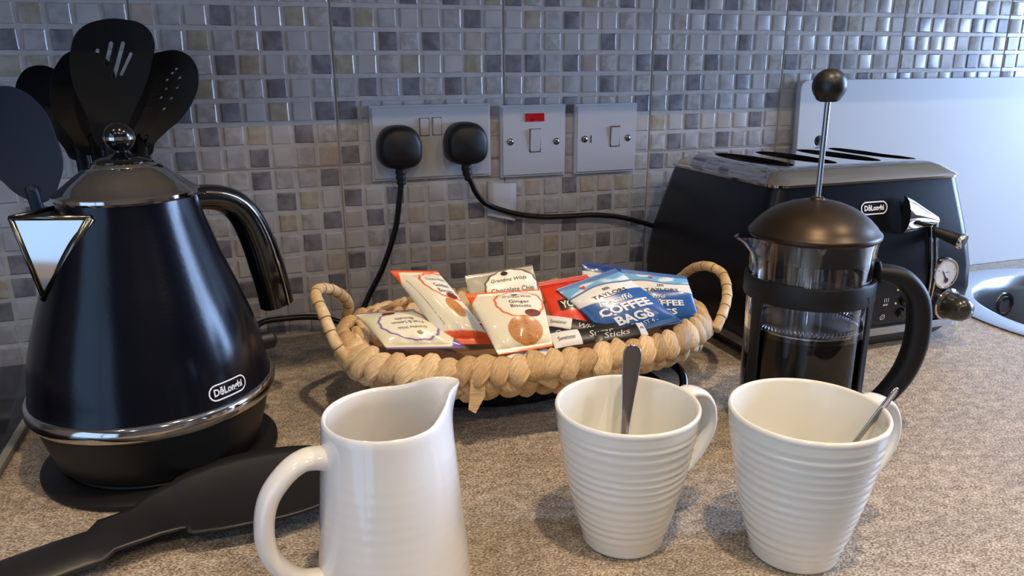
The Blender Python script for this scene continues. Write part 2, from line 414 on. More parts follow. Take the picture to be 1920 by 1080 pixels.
KP = [(.0905, .0655), (.0888, .072), (.0878, .080), (.0862, .090), (.084, .102), (.0805, .114), (.0768, .126), (.0725, .139), (.067, .154), (.0615, .170), (.0565, .186), (.0520, .201), (.0490, .213), (.0482, .219)]
lathe('body', kz([(0, .0655)] + KP + [(0, .219)]), m_kettle, kt, 128)
lathe('lower_skirt', kz([(0, .0118), (.074, .0118), (.078, .016), (.0815, .028), (.0852, .042), (.0885, .054), (0, .054)]), m_black_pl, kt, 96)
lathe('chrome_ring', kz([(.085, .053), (.0895, .0532), (.0915, .0545), (.0932, .058), (.0934, .062), (.0922, .0655), (.0905, .0668), (.086, .0670)]), m_chrome, kt, 128)
lid = lathe('lid', kz([(.0478, .2165), (.0498, .2168), (.0512, .2185), (.0512, .2208), (.0498, .2222), (.0475, .2228), (.040, .2290), (.032, .2352), (.0262, .2392), (.0235, .2400), (.0222, .2418), (.0205, .2428), (0, .2428)]), m_chrome, kt, 96)
lathe('lid_cap', kz([(.0200, .2425), (.0202, .2440), (.0185, .2455), (.012, .2475), (.006, .2488), (.0048, .2500), (.0048, .2525), (0, .2525)]), m_black_gloss, lid, 48)
ball = [(0, .2505)] + [(.0108 * math.sin(PI * k / 16), .2610 - .0108 * math.cos(PI * k / 16)) for k in range(1, 16)] + [(0, .2718)]
kb = lathe('lid_knob', kz(ball), m_black_gloss, kt, 48)
lathe('knob_band', kz([(.0106, .2590), (.0112, .2594), (.0112, .2616), (.0106, .2620)]), m_chrome, kb, 48)
# spout: a chrome wedge
AZ = 208
def P3(az, r, z): return polar(az, r, z - ZB)
T = P3(AZ, .0790, .2115); A1 = P3(AZ + 40, .0500, .2100); A2 = P3(AZ - 40, .0500, .2100); Bt = P3(AZ, .0675, .1500); TI = P3(AZ, .040, .205); BI = P3(AZ, .045, .16)
V = [T, A1, A2, Bt, TI, BI]
sp = link('spout', mesh(V, [(0, 1, 3), (0, 3, 2), (0, 2, 4), (0, 4, 1), (1, 4, 5, 3), (2, 3, 5, 4)]), m_chrome, kt, smooth=False)
m_edge = mat('dark_chrome_edge', (120, 118, 108), .22, 1.)
def edgebar(a, b, r, nm='spout_edge', mm=m_edge):
    V, F = sweep_data([a, b], r, 8); return link(nm, mesh(V, F), mm, sp)
for a, b, r in ((T, A1, .0019), (T, Bt, .0019), (A1, Bt, .0034), (T, A2, .0019), (A2, Bt, .003)): edgebar(a, b, r)
# handle
HP = [(.040, .2085), (.056, .2085), (.072, .2060), (.086, .1990), (.0975, .1850), (.1060, .1640), (.1120, .1420), (.1165, .1210), (.1195, .1010)]
HQ = [polar(32, r, z - ZB) for r, z in HP]; sd = (-math.sin(math.radians(32)), math.cos(math.radians(32)), 0)
sweep('handle', HQ, lambda i, t: (.0125 - .001 * t, .0088 + .0062 * min(1, t * 1.3), .75), m_black_gloss, kt, 24, side=sd)
for s in (-1, 1):
    Q = [polar(32, r + .0045 * (1 if i > 4 else i / 4), z - ZB + .0055 * (1 - min(1, i / 5))) + Vector(sd) * s * .0122 for i, (r, z) in enumerate(HP[1:])]
    sweep('handle_inlay', Q, .0011, m_chrome, kt, 8)
sw = lathe('switch_lever', [(0, -.008), (.006, -.008), (.008, -.004), (.008, .006), (.005, .009), (0, .009)], m_black_pl, kt, 16)
sw.location = polar(20, .0935, .078 - ZB); sw.rotation_euler = (0, PI / 2, math.radians(20))
# maker's badge on the body
def kr(z):
    for (r0, z0), (r1, z1) in zip(KP, KP[1:]):
        if z0 <= z <= z1: return r0 + (r1 - r0) * (z - z0) / (z1 - z0)
    return KP[0][0]
KA = math.radians(-82 + 33.5)
def kfn(x, y):
    z = .0775 + y; r = kr(z) + .0007; a = KA + x / r; return Vector((r * math.cos(a), r * math.sin(a), z - ZB))
ink = Ink(kfn); ink.pill(0, 0, .0335, .0115, .0011); ink.text('D\u0113Longhi', 0, .0003, .0056, .026, bold=.03); ink.build('badge_lettering', m_print_white, kt)

# ================================================================ UTENSILS BEHIND THE KETTLE
m_ut = mat('black_nylon', (6, 6, 7), .5, spec=.25)
m_utb = mat('blue_lit_nylon', (14, 26, 46), .5)  # blue of reflected daylight put into the black nylon's colour
pot = thing('utensil_pot', 'black utensil pot hidden behind the kettle holding the spoons and turners', 'pot', (-.225, -.10, 0))
lathe('pot_body', [(0, 0), (.046, 0), (.048, .002), (.052, .150), (.0535, .152), (.0515, .153), (.049, .150), (.045, .004), (0, .004)], m_black_pl, pot, 48)
def flat2d(name, outline, holes, y, m, parent, thick=.0022, bow=0., cx=0., zc=0., R=.05):
    c = bpy.data.curves.new('c', 'CURVE'); c.dimensions = '2D'; c.fill_mode = 'BOTH'; c.extrude = thick / 2; c.bevel_depth = .0005; c.resolution_u = 6
    for pts, smooth in [(outline, True)] + [(h, False) for h in holes]:
        s = c.splines.new('BEZIER' if smooth else 'POLY')
        if smooth:
            s.bezier_points.add(len(pts) - 1)
            for b, p in zip(s.bezier_points, pts): b.co = (p[0], p[1], 0); b.handle_left_type = b.handle_right_type = 'AUTO'
        else:
            s.points.add(len(pts) - 1)
            for b, p in zip(s.points, pts): b.co = (p[0], p[1], 0, 1)
        s.use_cyclic_u = True
    o = bpy.data.objects.new('c', c); COL.objects.link(o); dg = bpy.context.evaluated_depsgraph_get()
    me = bpy.data.meshes.new_from_object(o.evaluated_get(dg)); bpy.data.objects.remove(o)
    bm = bmesh.new(); bm.from_mesh(me)
    bmesh.ops.triangulate(bm, faces=[f for f in bm.faces if len(f.verts) > 4])
    for _ in range(4):
        E_ = [e for e in bm.edges if e.calc_length() > .009]
        if not E_: break
        bmesh.ops.subdivide_edges(bm, edges=E_, cuts=1); bmesh.ops.triangulate(bm, faces=[f for f in bm.faces if len(f.verts) > 3])
    for v in bm.verts:
        x, z, d = v.co.x, v.co.y, v.co.z
        k = max(0, 1 - ((x - cx) ** 2 + (z - zc) ** 2) / R ** 2)
        v.co = Vector((x, y + d + bow * k, z))
    bm.to_mesh(me); bm.free(); me.materials.clear()
    o = link(name, me, m, parent); sharp(o, 40); return o
def oval(x, z, a, b, rot=0, n=10):
    return [(x + a * math.cos(t) * math.cos(rot) - b * math.sin(t) * math.sin(rot), z + a * math.cos(t) * math.sin(rot) + b * math.sin(t) * math.cos(rot)) for t in [2 * PI * k / n for k in range(n)]]
def utensil(name, label, y, outline, holes, hx, hz, m, bow, cen, R, group=None, thick=.0026, bottom=(-.225, -.10, .008), hr=(.0075, .004)):
    t = thing(name, label, 'kitchen utensil', (bottom[0], bottom[1], bottom[2]), group=group)
    inv = Vector(bottom)
    o = flat2d('head', outline, holes, y, m, t, thick, bow, cen[0], cen[1], R)
    for v in o.data.vertices: v.co -= inv
    P = [Vector(bottom) - inv, Vector((hx * .55 + bottom[0] * .45, y * .6 + bottom[1] * .4, hz * .5)) - inv, Vector((hx, y, hz)) - inv, Vector((hx + (cen[0] - hx) * .2, y, hz + (cen[1] - hz) * .2)) - inv]
    sweep('handle', P, lambda i, s: (hr[0] * (1 - .2 * s), hr[1]), m, t, 12, side=(1, 0, 0))
    return t
def sl(x0, z0, x1, z1, w): # slot quad with round-ish ends
    d = Vector((x1 - x0, z1 - z0)).normalized(); nn = Vector((-d.y, d.x)) * w / 2
    return [(x0 + nn.x, z0 + nn.y), (x0 - d.x * w / 3, z0 - d.y * w / 3), (x0 - nn.x, z0 - nn.y), (x1 - nn.x, z1 - nn.y), (x1 + d.x * w / 3, z1 + d.y * w / 3), (x1 + nn.x, z1 + nn.y)]
utensil('slotted_turner', 'tallest black utensil, a turner with slanting slots above the kettle knob', -.125,
        [(-.2225, .240), (-.231, .2704), (-.2378, .2958), (-.2363, .3227), (-.227, .3413), (-.2091, .3498), (-.1901, .3504), (-.1749, .3453), (-.1694, .334), (-.1735, .3158), (-.1837, .2904), (-.1969, .2672), (-.2102, .240)],
        [sl(-.2152, .3262, -.2168, .3215, .004), sl(-.2037, .332, -.2105, .3125, .0045), sl(-.1942, .332, -.2060, .3020, .0045), sl(-.1890, .323, -.2000, .3040, .0038)], -.216, .240, m_ut, .006, (-.204, .31), .05, bottom=(-.222, -.115, .008))
utensil('slotted_spoon', 'black slotted spoon with small round holes, rightmost utensil behind the kettle', -.10,
        [(-.2032, .2343), (-.209, .2517), (-.207, .2759), (-.1972, .2996), (-.1824, .3173), (-.1648, .3244), (-.1489, .3239), (-.139, .3143), (-.1375, .2989), (-.1448, .2795), (-.1559, .2649), (-.1705, .2525), (-.182, .2419), (-.1875, .2311)],
        [oval(x, z, .0022, .0014, .6, 8) for x, z in ((-.1535, .301), (-.1569, .2919), (-.1631, .2823), (-.1708, .2727), (-.1594, .3054), (-.1648, .2992), (-.1665, .2910), (-.172, .283), (-.1555, .309))], -.1955, .232, m_ut, .010, (-.172, .29), .05, bottom=(-.208, -.095, .008), hr=(.0085, .004))
utensil('serving_spoon', 'black serving spoon tucked behind and left of the tallest turner', -.080,
        [(-.2431, .2314), (-.2562, .2493), (-.2669, .2715), (-.2658, .2953), (-.2573, .314), (-.2449, .3247), (-.2295, .3256), (-.2153, .3162), (-.2116, .2946), (-.217, .2654), (-.2259, .2407)],
        [sl(-.2215, .2800, -.2270, .2660, .0025), sl(-.2300, .2790, -.2330, .2700, .0022)], -.2345, .235, m_ut, .012, (-.238, .29), .05, bottom=(-.23, -.085, .008))
utensil('ladle', 'black ladle head leaning left behind the broad turner', -.058,
        [(-.2600, .2254), (-.2664, .2354), (-.2885, .2661), (-.3005, .2858), (-.2956, .3024), (-.2833, .3118), (-.2683, .3103), (-.2589, .2996), (-.2507, .2799), (-.2453, .2549), (-.2466, .2295)],
        [], -.252, .230, m_ut, .02, (-.272, .28), .05, bottom=(-.245, -.08, .008))
utensil('broad_turner', 'broad black turner, blue daylight sheen in its colour, cut by the left edge of the picture', -.150,
        [(-.2850, .2041), (-.3019, .2223), (-.3249, .2500), (-.330, .278), (-.3094, .2930), (-.2893, .2960), (-.2779, .2949), (-.2610, .2794), (-.2535, .2500), (-.2519, .2345), (-.2560, .2180), (-.2688, .2000)],
        [], -.277, .200, m_utb, .006, (-.285, .25), .05, bottom=(-.258, -.125, .008), hr=(.0062, .0035))

# ================================================================ WALL PLATES, PLUGS, CABLES
def plate(name, label, x0, x1, z0, z1):
    t = thing(name, label, 'socket' if 'socket' in name else 'switch', ((x0 + x1) / 2, -.0024, (z0 + z1) / 2))
    w, h = (x1 - x0) / 2, (z1 - z0) / 2
    bm = bmesh.new(); bmesh.ops.create_cube(bm, size=1)
    for v in bm.verts: v.co = Vector((v.co.x * 2 * w, -.0035 + v.co.y * .007, v.co.z * 2 * h))
    bmesh.ops.bevel(bm, geom=[e for e in bm.edges if all(v.co.y < -.005 for v in e.verts)], offset=.0028, segments=3, affect='EDGES')
    o = link('face_plate', bm_mesh(bm), m_white_pl, t); sharp(o, 30); return t
def rocker(t, x, z, w, h, tilt, dy=-.0072):
    bm = bmesh.new(); bmesh.ops.create_cube(bm, size=1)
    for v in bm.verts: v.co = Vector((v.co.x * w, v.co.y * .0036, v.co.z * h))
    bmesh.ops.bevel(bm, geom=bm.edges[:], offset=.0007, segments=2, affect='EDGES')
    o = link('rocker', bm_mesh(bm), m_white_pl, t); sharp(o, 30); o.location = (x, dy, z); o.rotation_euler.x = tilt
    m_gap = m_print_black
    box('rocker_gap', (x - w / 2 - .0006, -.0073, z - h / 2 - .0006), (x + w / 2 + .0006, -.0068, z + h / 2 + .0006), m_gap, t)
def screw(t, x, z, ang=.6):
    s = lathe('screw', [(0, 0), (.0034, 0), (.0032, .0012), (.0022, .0018), (0, .0019)], m_steel, t, 20)
    s.location = (x, -.0064, z); s.rotation_euler = (PI / 2, 0, 0)
    c = lathe('screw_hole', [(.0033, 0), (.0042, 0), (.0042, .0006), (.0033, .0006)], m_print_black, t, 20); c.location = (x, -.0068, z); c.rotation_euler = (PI / 2, 0, 0)
    k = box('screw_slot', (-.0027, -.0005, -.0006), (.0027, .0005, .0006), m_print_black, t); k.location = (x, -.0081, z); k.rotation_euler.y = ang
so = plate('double_socket', 'white double wall socket with two black plugs in it', .0355, .180, .181, .267)
rocker(so, -.0095, .0178, .0105, .0195, .05); rocker(so, .0058, .0182, .0105, .0195, .05)
screw(so, -.0595, -.002); screw(so, .0595, -.002)
s1 = plate('cooker_switch', 'square white wall switch with a red neon light above its rocker', .1925, .2778, .1775, .2640)
rocker(s1, .0015, .0005, .0135, .0275, .10)
m_red = mat('red_neon_lens', (150, 12, 26), .15, coat=.5, emit=(150, 10, 24), estr=.25)
box('neon_lens', (-.0115, -.0085, .0235), (.0135, -.0062, .0335), m_red, s1, .0008)
screw(s1, -.0305, .0, .2); screw(s1, .0300, -.0015, 1.0)
s2 = plate('spur_switch', 'square white fused spur switch, rightmost of the wall plates', .2910, .3770, .1770, .2635)
rocker(s2, .0115, .0025, .0125, .0250, .10)
box('slot', (-.0225, -.0076, -.0045), (-.0213, -.0066, .0045), m_print_black, s2)
m_r2 = mat('red_mark', (120, 30, 40), .5); box('red_mark', (.0060, -.0100, .0138), (.0172, -.0085, .0150), m_r2, s2)
screw(s2, -.0305, .0002, .5); screw(s2, .0300, -.0002, 1.2)

def plug(name, label, x, z, rot):
    t = thing(name, label, 'plug', (x, -.0096, z))
    secs = []
    V, F = [], []; n = 40
    for (s, y) in ((.93, 0), (1.0, -.003), (1.0, -.017), (.97, -.022), (.90, -.026), (.74, -.029), (.0, -.030)):
        for k in range(n):
            a = 2 * PI * k / n; ca, sa = math.cos(a), math.sin(a)
            px = .0252 * math.copysign(abs(ca) ** .75, ca)
            pz = .0255 * (math.copysign(abs(sa) ** (.95 if sa > 0 else .55), sa)) - (.0 if sa > 0 else -.002)
            V.append((px * s, y, pz * s))
    for i in range(6):
        for k in range(n): F.append((i * n + k, i * n + (k + 1) % n, (i + 1) * n + (k + 1) % n, (i + 1) * n + k))
    o = link('plug_body', mesh(V, F), m_black_pl, t); sharp(o, 60)
    g = sweep('cable_grip', [(0, -.013, -.020), (.0, -.0135, -.030), (rot * .3, -.014, -.042)], lambda i, s: (.0072 - .0018 * s - (.0008 if i % 4 < 2 else 0), .0066 - .0016 * s), m_black_pl, t, 12)
    o.rotation_euler.y = 0
    return t
p1 = plug('kettle_plug', 'black mains plug in the left outlet of the double socket', .0655, .2200, 0)
p2 = plug('toaster_plug', 'black mains plug in the right outlet, cable running to the toaster', .1445, .2215, .010)
c1 = sweep('kettle_cable', [(.0655, -.0236, .180), (.0625, -.0225, .160), (.0565, -.020, .125), (.040, -.018, .080), (.021, -.0165, .045), (.012, -.022, .024), (.025, -.035, .008), (.020, -.045, .007), (-.005, -.038, .018), (-.0385, -.032, .030), (-.075, -.030, .0325), (-.105, -.035, .0315), (-.118, -.055, .020), (-.122, -.10, .006), (-.130, -.172, .005)], .0034, m_cable, None, 12)
tag(c1, 'black kettle cable hanging from the left plug down behind the basket', 'cable')
c2 = sweep('toaster_cable', [(.1475, -.0236, .180), (.1500, -.0225, .1765), (.1570, -.020, .162), (.1700, -.015, .148), (.1900, -.012, .1385), (.2140, -.011, .1310), (.2450, -.011, .1255), (.2800, -.012, .1240), (.3150, -.013, .1235), (.3500, -.014, .1190), (.3800, -.016, .1110), (.4050, -.022, .1030), (.4300, -.0335, .0960)], .0034, m_cable, None, 12)
tag(c2, 'black toaster cable curving across the tiles to the toaster', 'cable')
# folded paper tag stuck on the tiles
m_paper = mat('white_paper', (205, 205, 212), .7)
V = []; rows = [((.1765, -.0035, .1715), (.2135, -.0035, .1690)), ((.1765, -.0040, .1480), (.2130, -.0060, .1480)), ((.1755, -.0035, .1330), (.2110, -.0080, .1250)), ((.1750, -.0060, .1310), (.2090, -.0125, .1230))]
for a, b in rows:
    for k in range(5):
        t = k / 4; V.append(Vector(a).lerp(Vector(b), t) + Vector((0, -.001 * math.sin(PI * t), 0)))
F = [(i * 5 + k, i * 5 + k + 1, i * 5 + k + 6, i * 5 + k + 5) for i in range(3) for k in range(4)]
pp = link('paper_note', mesh(V, F), m_paper); md = pp.modifiers.new('s', 'SOLIDIFY'); md.thickness = .0005
tag(pp, 'blank white paper square stuck on the tiles behind the toaster cable', 'paper')

# ================================================================ CHOPPING BOARD, SINK
m_board = mat('pale_plastic_board', (200, 202, 204), .45)
def board():
    bm = bmesh.new()
    w, h, t, r = .475, .287, .009, .012
    pts = []
    for cx, cz, a0 in ((w - r, r, -90), (w - r, h - r, 0), (r, h - r, 90), (r, r, 180)):
        for k in range(6): a = math.radians(a0 + 90 * k / 5); pts.append((cx + r * math.cos(a), cz + r * math.sin(a)))
    hole = [(.036 + .0085 * math.cos(2 * PI * k / 24), .205 + .0085 * math.sin(2 * PI * k / 24)) for k in range(24)]
    me = None
    c = bpy.data.curves.new('c', 'CURVE'); c.dimensions = '2D'; c.fill_mode = 'BOTH'; c.extrude = t / 2 - .001; c.bevel_depth = .001; c.bevel_resolution = 2
    for P in (pts, hole):
        s = c.splines.new('POLY'); s.points.add(len(P) - 1); s.use_cyclic_u = True
        for b, p in zip(s.points, P): b.co = (p[0], p[1], 0, 1)
    o = bpy.data.objects.new('c', c); COL.objects.link(o); dg = bpy.context.evaluated_depsgraph_get()
    me = bpy.data.meshes.new_from_object(o.evaluated_get(dg)); bpy.data.objects.remove(o)
    me.materials.clear()
    for v in me.vertices: v.co = Vector((v.co.x, v.co.z, v.co.y))
    me.flip_normals()
    return me
bd = link('chopping_board', board(), m_board); sharp(bd, 30)
bd.location = (.6225, -.0215, .001); bd.rotation_euler = (math.radians(-2.4), 0, 0)
tag(bd, 'large pale chopping board leaning on the tiles behind the toaster', 'chopping board')
m_hole = mat('grey_hole_liner', (90, 80, 78), .5)

sk = thing('sink', 'round stainless steel sink bowl with a wide flange let into the worktop', 'sink', (SC[0], SC[1], 0))
fl = lathe('bowl', [(.212, .0002), (.2135, .0022), (.209, .0030), (SR + .008, .0032), (SR + .003, .0018), (SR, -.003), (SR - .003, -.02), (SR - .006, -.10), (SR - .014, -.125), (SR - .040, -.140), (.045, -.146), (.042, -.150), (0, -.150)], m_steel, sk, 128)
ov = lathe('overflow_ring', [(.0125, .0), (.0185, .0), (.0180, .0030), (.0150, .0042), (.0125, .003)], m_chrome, sk, 32)
OA = math.radians(90)
op = Vector((SR * math.cos(OA) * .972, SR * math.sin(OA) * .972, -.040))
rot = Matrix.Rotation(OA + PI / 2, 4, 'Z') @ Matrix.Rotation(PI / 2, 4, 'X')
ov.matrix_local = Matrix.Translation(op) @ rot
bk = lathe('overflow_hole', [(0, .0012), (.0130, .0012), (.0130, -.002)], m_print_black, sk, 32); bk.matrix_local = Matrix.Translation(op) @ rot
for k in range(3):
    b_ = box('overflow_spoke', (0, -.0014, .0015), (.0125, .0014, .0035), m_chrome, sk); b_.matrix_local = Matrix.Translation(op) @ rot @ Matrix.Rotation(PI / 2 + k * 2 * PI / 3, 4, 'Z')
hb = lathe('overflow_hub', [(0, .0055), (.004, .005), (.005, .0015)], m_chrome, sk, 20); hb.matrix_local = Matrix.Translation(op) @ rot
m_dish = mat('cream_plastic_dish', (222, 214, 196), .4)
dish = lathe('washing_up_dish', [(0, -.1445), (.060, -.1445), (.085, -.10), (.098, -.036), (.103, -.034), (.1035, -.038), (.092, -.09), (.066, -.149), (0, -.1495)][::-1], m_dish, None, 64)
dish.location = (SC[0] - .006, SC[1] - .024, .0015); tag(dish, 'cream plastic dish standing in the round steel sink', 'dish')

# ================================================================ TOASTER
m_toast = mat('black_blue_toaster_enamel', (6, 10, 22), .28, .3, spec=.5, coat=.0); kmat(m_toast)
m_tgrey = mat('dark_grey_toaster_plastic', (52, 54, 58), .45)
ts = thing('toaster', 'black four-slot toaster with chrome top and one visible lever', 'toaster', (.526, -.157, 0))
TS = [(.0205, .1400, .1165), (.030, .1440, .1185), (.045, .1465, .1215), (.065, .1480, .1235), (.090, .1462, .1225), (.115, .1420, .1190), (.140, .1365, .1140), (.165, .1305, .1090), (.180, .1265, .1062), (.1885, .1238, .1050)]
def rrect(hx, hy, r, n=7):
    P = []
    for cx, cy, a0 in ((hx - r, hy - r, 0), (-hx + r, hy - r, 90), (-hx + r, -hy + r, 180), (hx - r, -hy + r, 270)):
        for k in range(n): a = math.radians(a0 + 90 * k / (n - 1)); P.append((cx + r * math.cos(a), cy + r * math.sin(a)))
    return P
def loft(secs, cap0=True, cap1=True, r=.018, off=(0, 0)):
    V, F = [], []; n = 28
    for s in secs:
        rr = s[3] if len(s) > 3 else r
        V += [(x + off[0], y + off[1], s[0]) for x, y in rrect(s[1], s[2], rr)]
    for i in range(len(secs) - 1):
        for k in range(n): F.append((i * n + k, i * n + (k + 1) % n, (i + 1) * n + (k + 1) % n, (i + 1) * n + k))
    if cap0: F.append(tuple(range(n))[::-1])
    if cap1: F.append(tuple(range((len(secs) - 1) * n, len(secs) * n)))
    return V, F
def tf(z):   # front face y (local, negative) at height z
    for a, b in zip(TS, TS[1:]):
        if a[0] <= z <= b[0]: t = (z - a[0]) / (b[0] - a[0]); return -(a[2] + (b[2] - a[2]) * t)
    return -TS[0][2] if z < TS[0][0] else -TS[-1][2]
V, F = loft(TS[:-1] + [(.1885, .1238, .1050), (.1895, .1200, .1010), (.178, .1180, .0990)]); ob = link('body', mesh(V, F), m_toast, ts); sharp(ob, 45)
V, F = loft([(.0, .118, .098), (.004, .126, .104), (.012, .133, .110), (.0205, .1380, .1150)]); ob = link('plinth', mesh(V, F), m_tgrey, ts); sharp(ob, 45)
V, F = loft([(.0185, .1405, .1170), (.0190, .1425, .1188), (.0285, .1452, .1205), (.0295, .1430, .1185)], False, False); ob = link('chrome_band', mesh(V, F), m_steel, ts); sharp(ob, 30)
# chrome top with four lens-shaped slots
lidme = mesh(*loft([(.1882, .1235, .1048), (.1890, .1255, .1066), (.1915, .1258, .1069), (.1930, .1245, .1055), (.1975, .1185, .0985), (.2020, .1130, .0910), (.2046, .1070, .0840, .02), (.2056, .0950, .0720, .02)]))
to = link('chrome_top', lidme, m_chrome, ts)
SLX = [-.0800, -.0225, .0380, .0880]
cutters = []
for sx in SLX:
    n = 28; P = []
    for k in range(n):
        a = 2 * PI * k / n; P.append((sx + .0205 * math.copysign(abs(math.cos(a)) ** .85, math.cos(a)), -.002 + .066 * math.sin(a)))
    V = [(x, y, .180) for x, y in P] + [(x, y, .215) for x, y in P]
    F = [tuple(range(n))[::-1], tuple(range(n, 2 * n))] + [(k, (k + 1) % n, n + (k + 1) % n, n + k) for k in range(n)]
    co = link('cut', mesh(V, F), None, ts); cutters.append(co)
    md = to.modifiers.new('b', 'BOOLEAN'); md.object = co; md.operation = 'DIFFERENCE'; md.solver = 'EXACT'
dg = bpy.context.evaluated_depsgraph_get(); dg.update()
nm = bpy.data.meshes.new_from_object(to.evaluated_get(dg)); to.modifiers.clear(); to.data = nm; nm.name = 'chrome_top'; sharp(to, 30)
for co in cutters: bpy.data.objects.remove(co)
m_void = mat('slot_depth_shade', (10, 9, 9), .7)  # near-black tone stands in for the unlit depth of the slots
for sx in SLX: box('slot_well', (sx - .0125, -.070, .1812), (sx + .0125, .062, .1872), m_void, ts)
# front face details (local x = world - .512)
def tfn(x, z, d=.0008): return Vector((x - .0140, tf(z) - d, z))
ink = Ink(lambda x, y: tfn(.0135 + x, .1625 + y)); ink.pill(0, 0, .034, .0125, .0013); ink.text('D\u0113Longhi', 0, .0003, .0055, .026, bold=.035); ink.build('badge_lettering', m_print_white, ts)
LX = .094
bm = bmesh.new()   # half-cone lever shield
V, F = [], []; n = 20
for j, (t) in enumerate([0, .15, .5, 1]):
    for k in range(n + 1):
        a = PI * k / n
        # cone along x: wide end left, narrow end right
        x = -.026 + .050 * t; rr = (.0215 * (1 - t) + .0055 * t) * (1.0 if t else .96)
        V.append((LX - .031 + x + (-.004 * math.sin(a) if t == 0 else 0), tf(.155) - .75 * rr * math.sin(a) - .001, .1530 - .0105 * t + rr * math.cos(a)))
for j in range(3):
    for k in range(n): F.append((j * (n + 1) + k, j * (n + 1) + k + 1, (j + 1) * (n + 1) + k + 1, (j + 1) * (n + 1) + k))
F.append(tuple(range(n + 1))); F.append(tuple(range(3 * (n + 1), 4 * (n + 1)))[::-1])
ls = link('lever_shield', mesh(V, F), m_chrome, ts); sharp(ls, 40)
for s in (-1, 1):
    P = [tfn(LX + s * .0040, .145, .002), tfn(LX + s * .0035, .11, .002), tfn(LX + s * .003, .08, .002), tfn(LX + s * .0025, .055, .002)]
    sweep('slot_rail', P, .0013, m_chrome, ts, 8)
sweep('lever_slot', [tfn(LX, .145, .0008), tfn(LX, .11, .0008), tfn(LX, .08, .0008), tfn(LX, .055, .0008)], (.0026, .0006), m_void, ts, 8, side=(1, 0, 0))
lv = sweep('lever', [tfn(LX, .133, .003), tfn(LX + .004, .131, .009), tfn(LX + .010, .1275, .020), tfn(LX + .013, .1255, .027)], lambda i, t: (.0050 + .0030 * t, .0050 + .0030 * t), m_black_pl, ts, 20)
ec = lathe('lever_cap', [(0, .0022), (.0078, .0018), (.0088, 0), (.0088, -.003)], m_chrome, lv, 28)
dv = (tfn(LX + .013, .1255, .027) - tfn(LX + .010, .1275, .020)).normalized(); ec.location = tfn(LX + .013, .1255, .027); ec.rotation_euler = dv.to_track_quat('Z', 'Y').to_euler()
def frontdisc(name, prof, x, z, m, parent, d=0., n=32, tilt=0.):
    o = lathe(name, prof, m, parent, n); o.location = tfn(x, z, d); o.rotation_euler = (PI / 2 + tilt, 0, 0); return o
m_dial = mat('dial_white', (210, 212, 216), .25, coat=.6)
gz = .0845; ga = frontdisc('gauge', [(.0, .0022), (.0150, .0022), (.0156, .0036), (.0172, .0036), (.0180, .0012), (.0180, -.001)], .1120, gz, m_chrome, ts)
frontdisc('gauge_dial', [(0, .0027), (.0150, .0027)], .1120, gz, m_dial, ts)
ink = Ink(lambda x, y: tfn(.1120 + x, gz + y, .0032))
ink.disc(.001, -.0075, .0030, 14); ink.poly([(-.0062, .0035), (-.0052, .0042), (.0016, -.0062), (-.0002, -.0074)])
for k in range(7):
    a = math.radians(20 + k * 23); ink.ring([(.011 * math.cos(a), .011 * math.sin(a)), (.0128 * math.cos(a), .0128 * math.sin(a))], .0006, False)
ink.text('BROWNING', 0, .0015, .0014, .009); ink.build('gauge_markings', m_print_black, ts)
m_knob = mat('olive_black_knob', (40, 38, 30), .25, coat=.4)
kn = frontdisc('control_knob', [(.0168, -.002), (.0168, .006), (.0150, .008), (.0150, .018), (.0132, .026), (.009, .0315), (.004, .0335), (0, .034)], .1205, .0480, m_knob, ts)
kc = frontdisc('knob_collar', [(.0150, -.001), (.0185, -.001), (.0185, .005), (.0172, .0062), (.0150, .0062)], .1205, .0480, m_chrome, ts)
for i, z in enumerate((.0730, .0575, .0425)):
    frontdisc('button', [(.0058, -.001), (.0058, .003), (.0048, .0046), (0, .0052)], .0605, z, m_black_gloss, ts, n=24)
    if i < 2: frontdisc('indicator_light', [(.0011, -.001), (.0011, .0008), (0, .0010)], .0480, z - .0015, m_print_white, ts, n=10)
ink = Ink(lambda x, y: tfn(.0335 + x, y, .0007))
ink.ring([(.0030 * math.cos(2 * PI * k / 14), .0410 + .0030 * math.sin(2 * PI * k / 14)) for k in range(14)], .0007)
ink.ring([(-.0012, .0398), (.0012, .0422)], .0007, False)
for k in range(3): ink.ring([(-.0026 + .0026 * k, .0590), (-.0020 + .0026 * k, .0605), (-.0028 + .0026 * k, .0620), (-.0022 + .0026 * k, .0635)], .0006, False)
ink.ring([(-.0032, .0565), (.0032, .0565)], .0006, False); ink.ring([(-.0032, .0553), (.0032, .0553)], .0006, False)
ink.build('button_icons', m_print_white, ts)
rt = lathe('top_rivet', [(0, .001), (.0015, .0008), (.0017, 0)], m_print_black, ts, 12); rt.location = (-.1085, .07, .2003)

# ================================================================ FRENCH PRESS
FX, FY = .333, -.402
fp = thing('french_press', 'glass French press half full of black coffee, black dome lid and frame', 'coffee maker', (FX, FY, 0))
m_glass = mat('clear_glass', (250, 252, 255), .0, trans=1., ior=1.47, spec=.5)
bsdf(m_glass).inputs['Base Color'].default_value = (1, 1, 1, 1)
m_coffee = mat('black_coffee', (12, 5, 4), .25, spec=.08)
def gfn(a, i, r, z):
    w = max(0, (z - .158) / .0175)
    d = (a - math.radians(FSP) + PI) % (2 * PI) - PI
    s = math.exp(-(d / .26) ** 2) * w ** 1.5
    r2 = r + .0125 * s; return (r2 * math.cos(a), r2 * math.sin(a), z - .0035 * s)
FSP = 139 + 12 + 0
gp = [(0, .012), (.044, .012), (.0475, .015), (.0485, .020), (.0485, .150), (.0488, .160), (.0495, .170), (.0505, .1755), (.0492, .1762), (.0478, .170), (.0468, .158), (.0466, .150), (.0466, .021), (.0455, .0165), (.043, .0148), (0, .0148)]
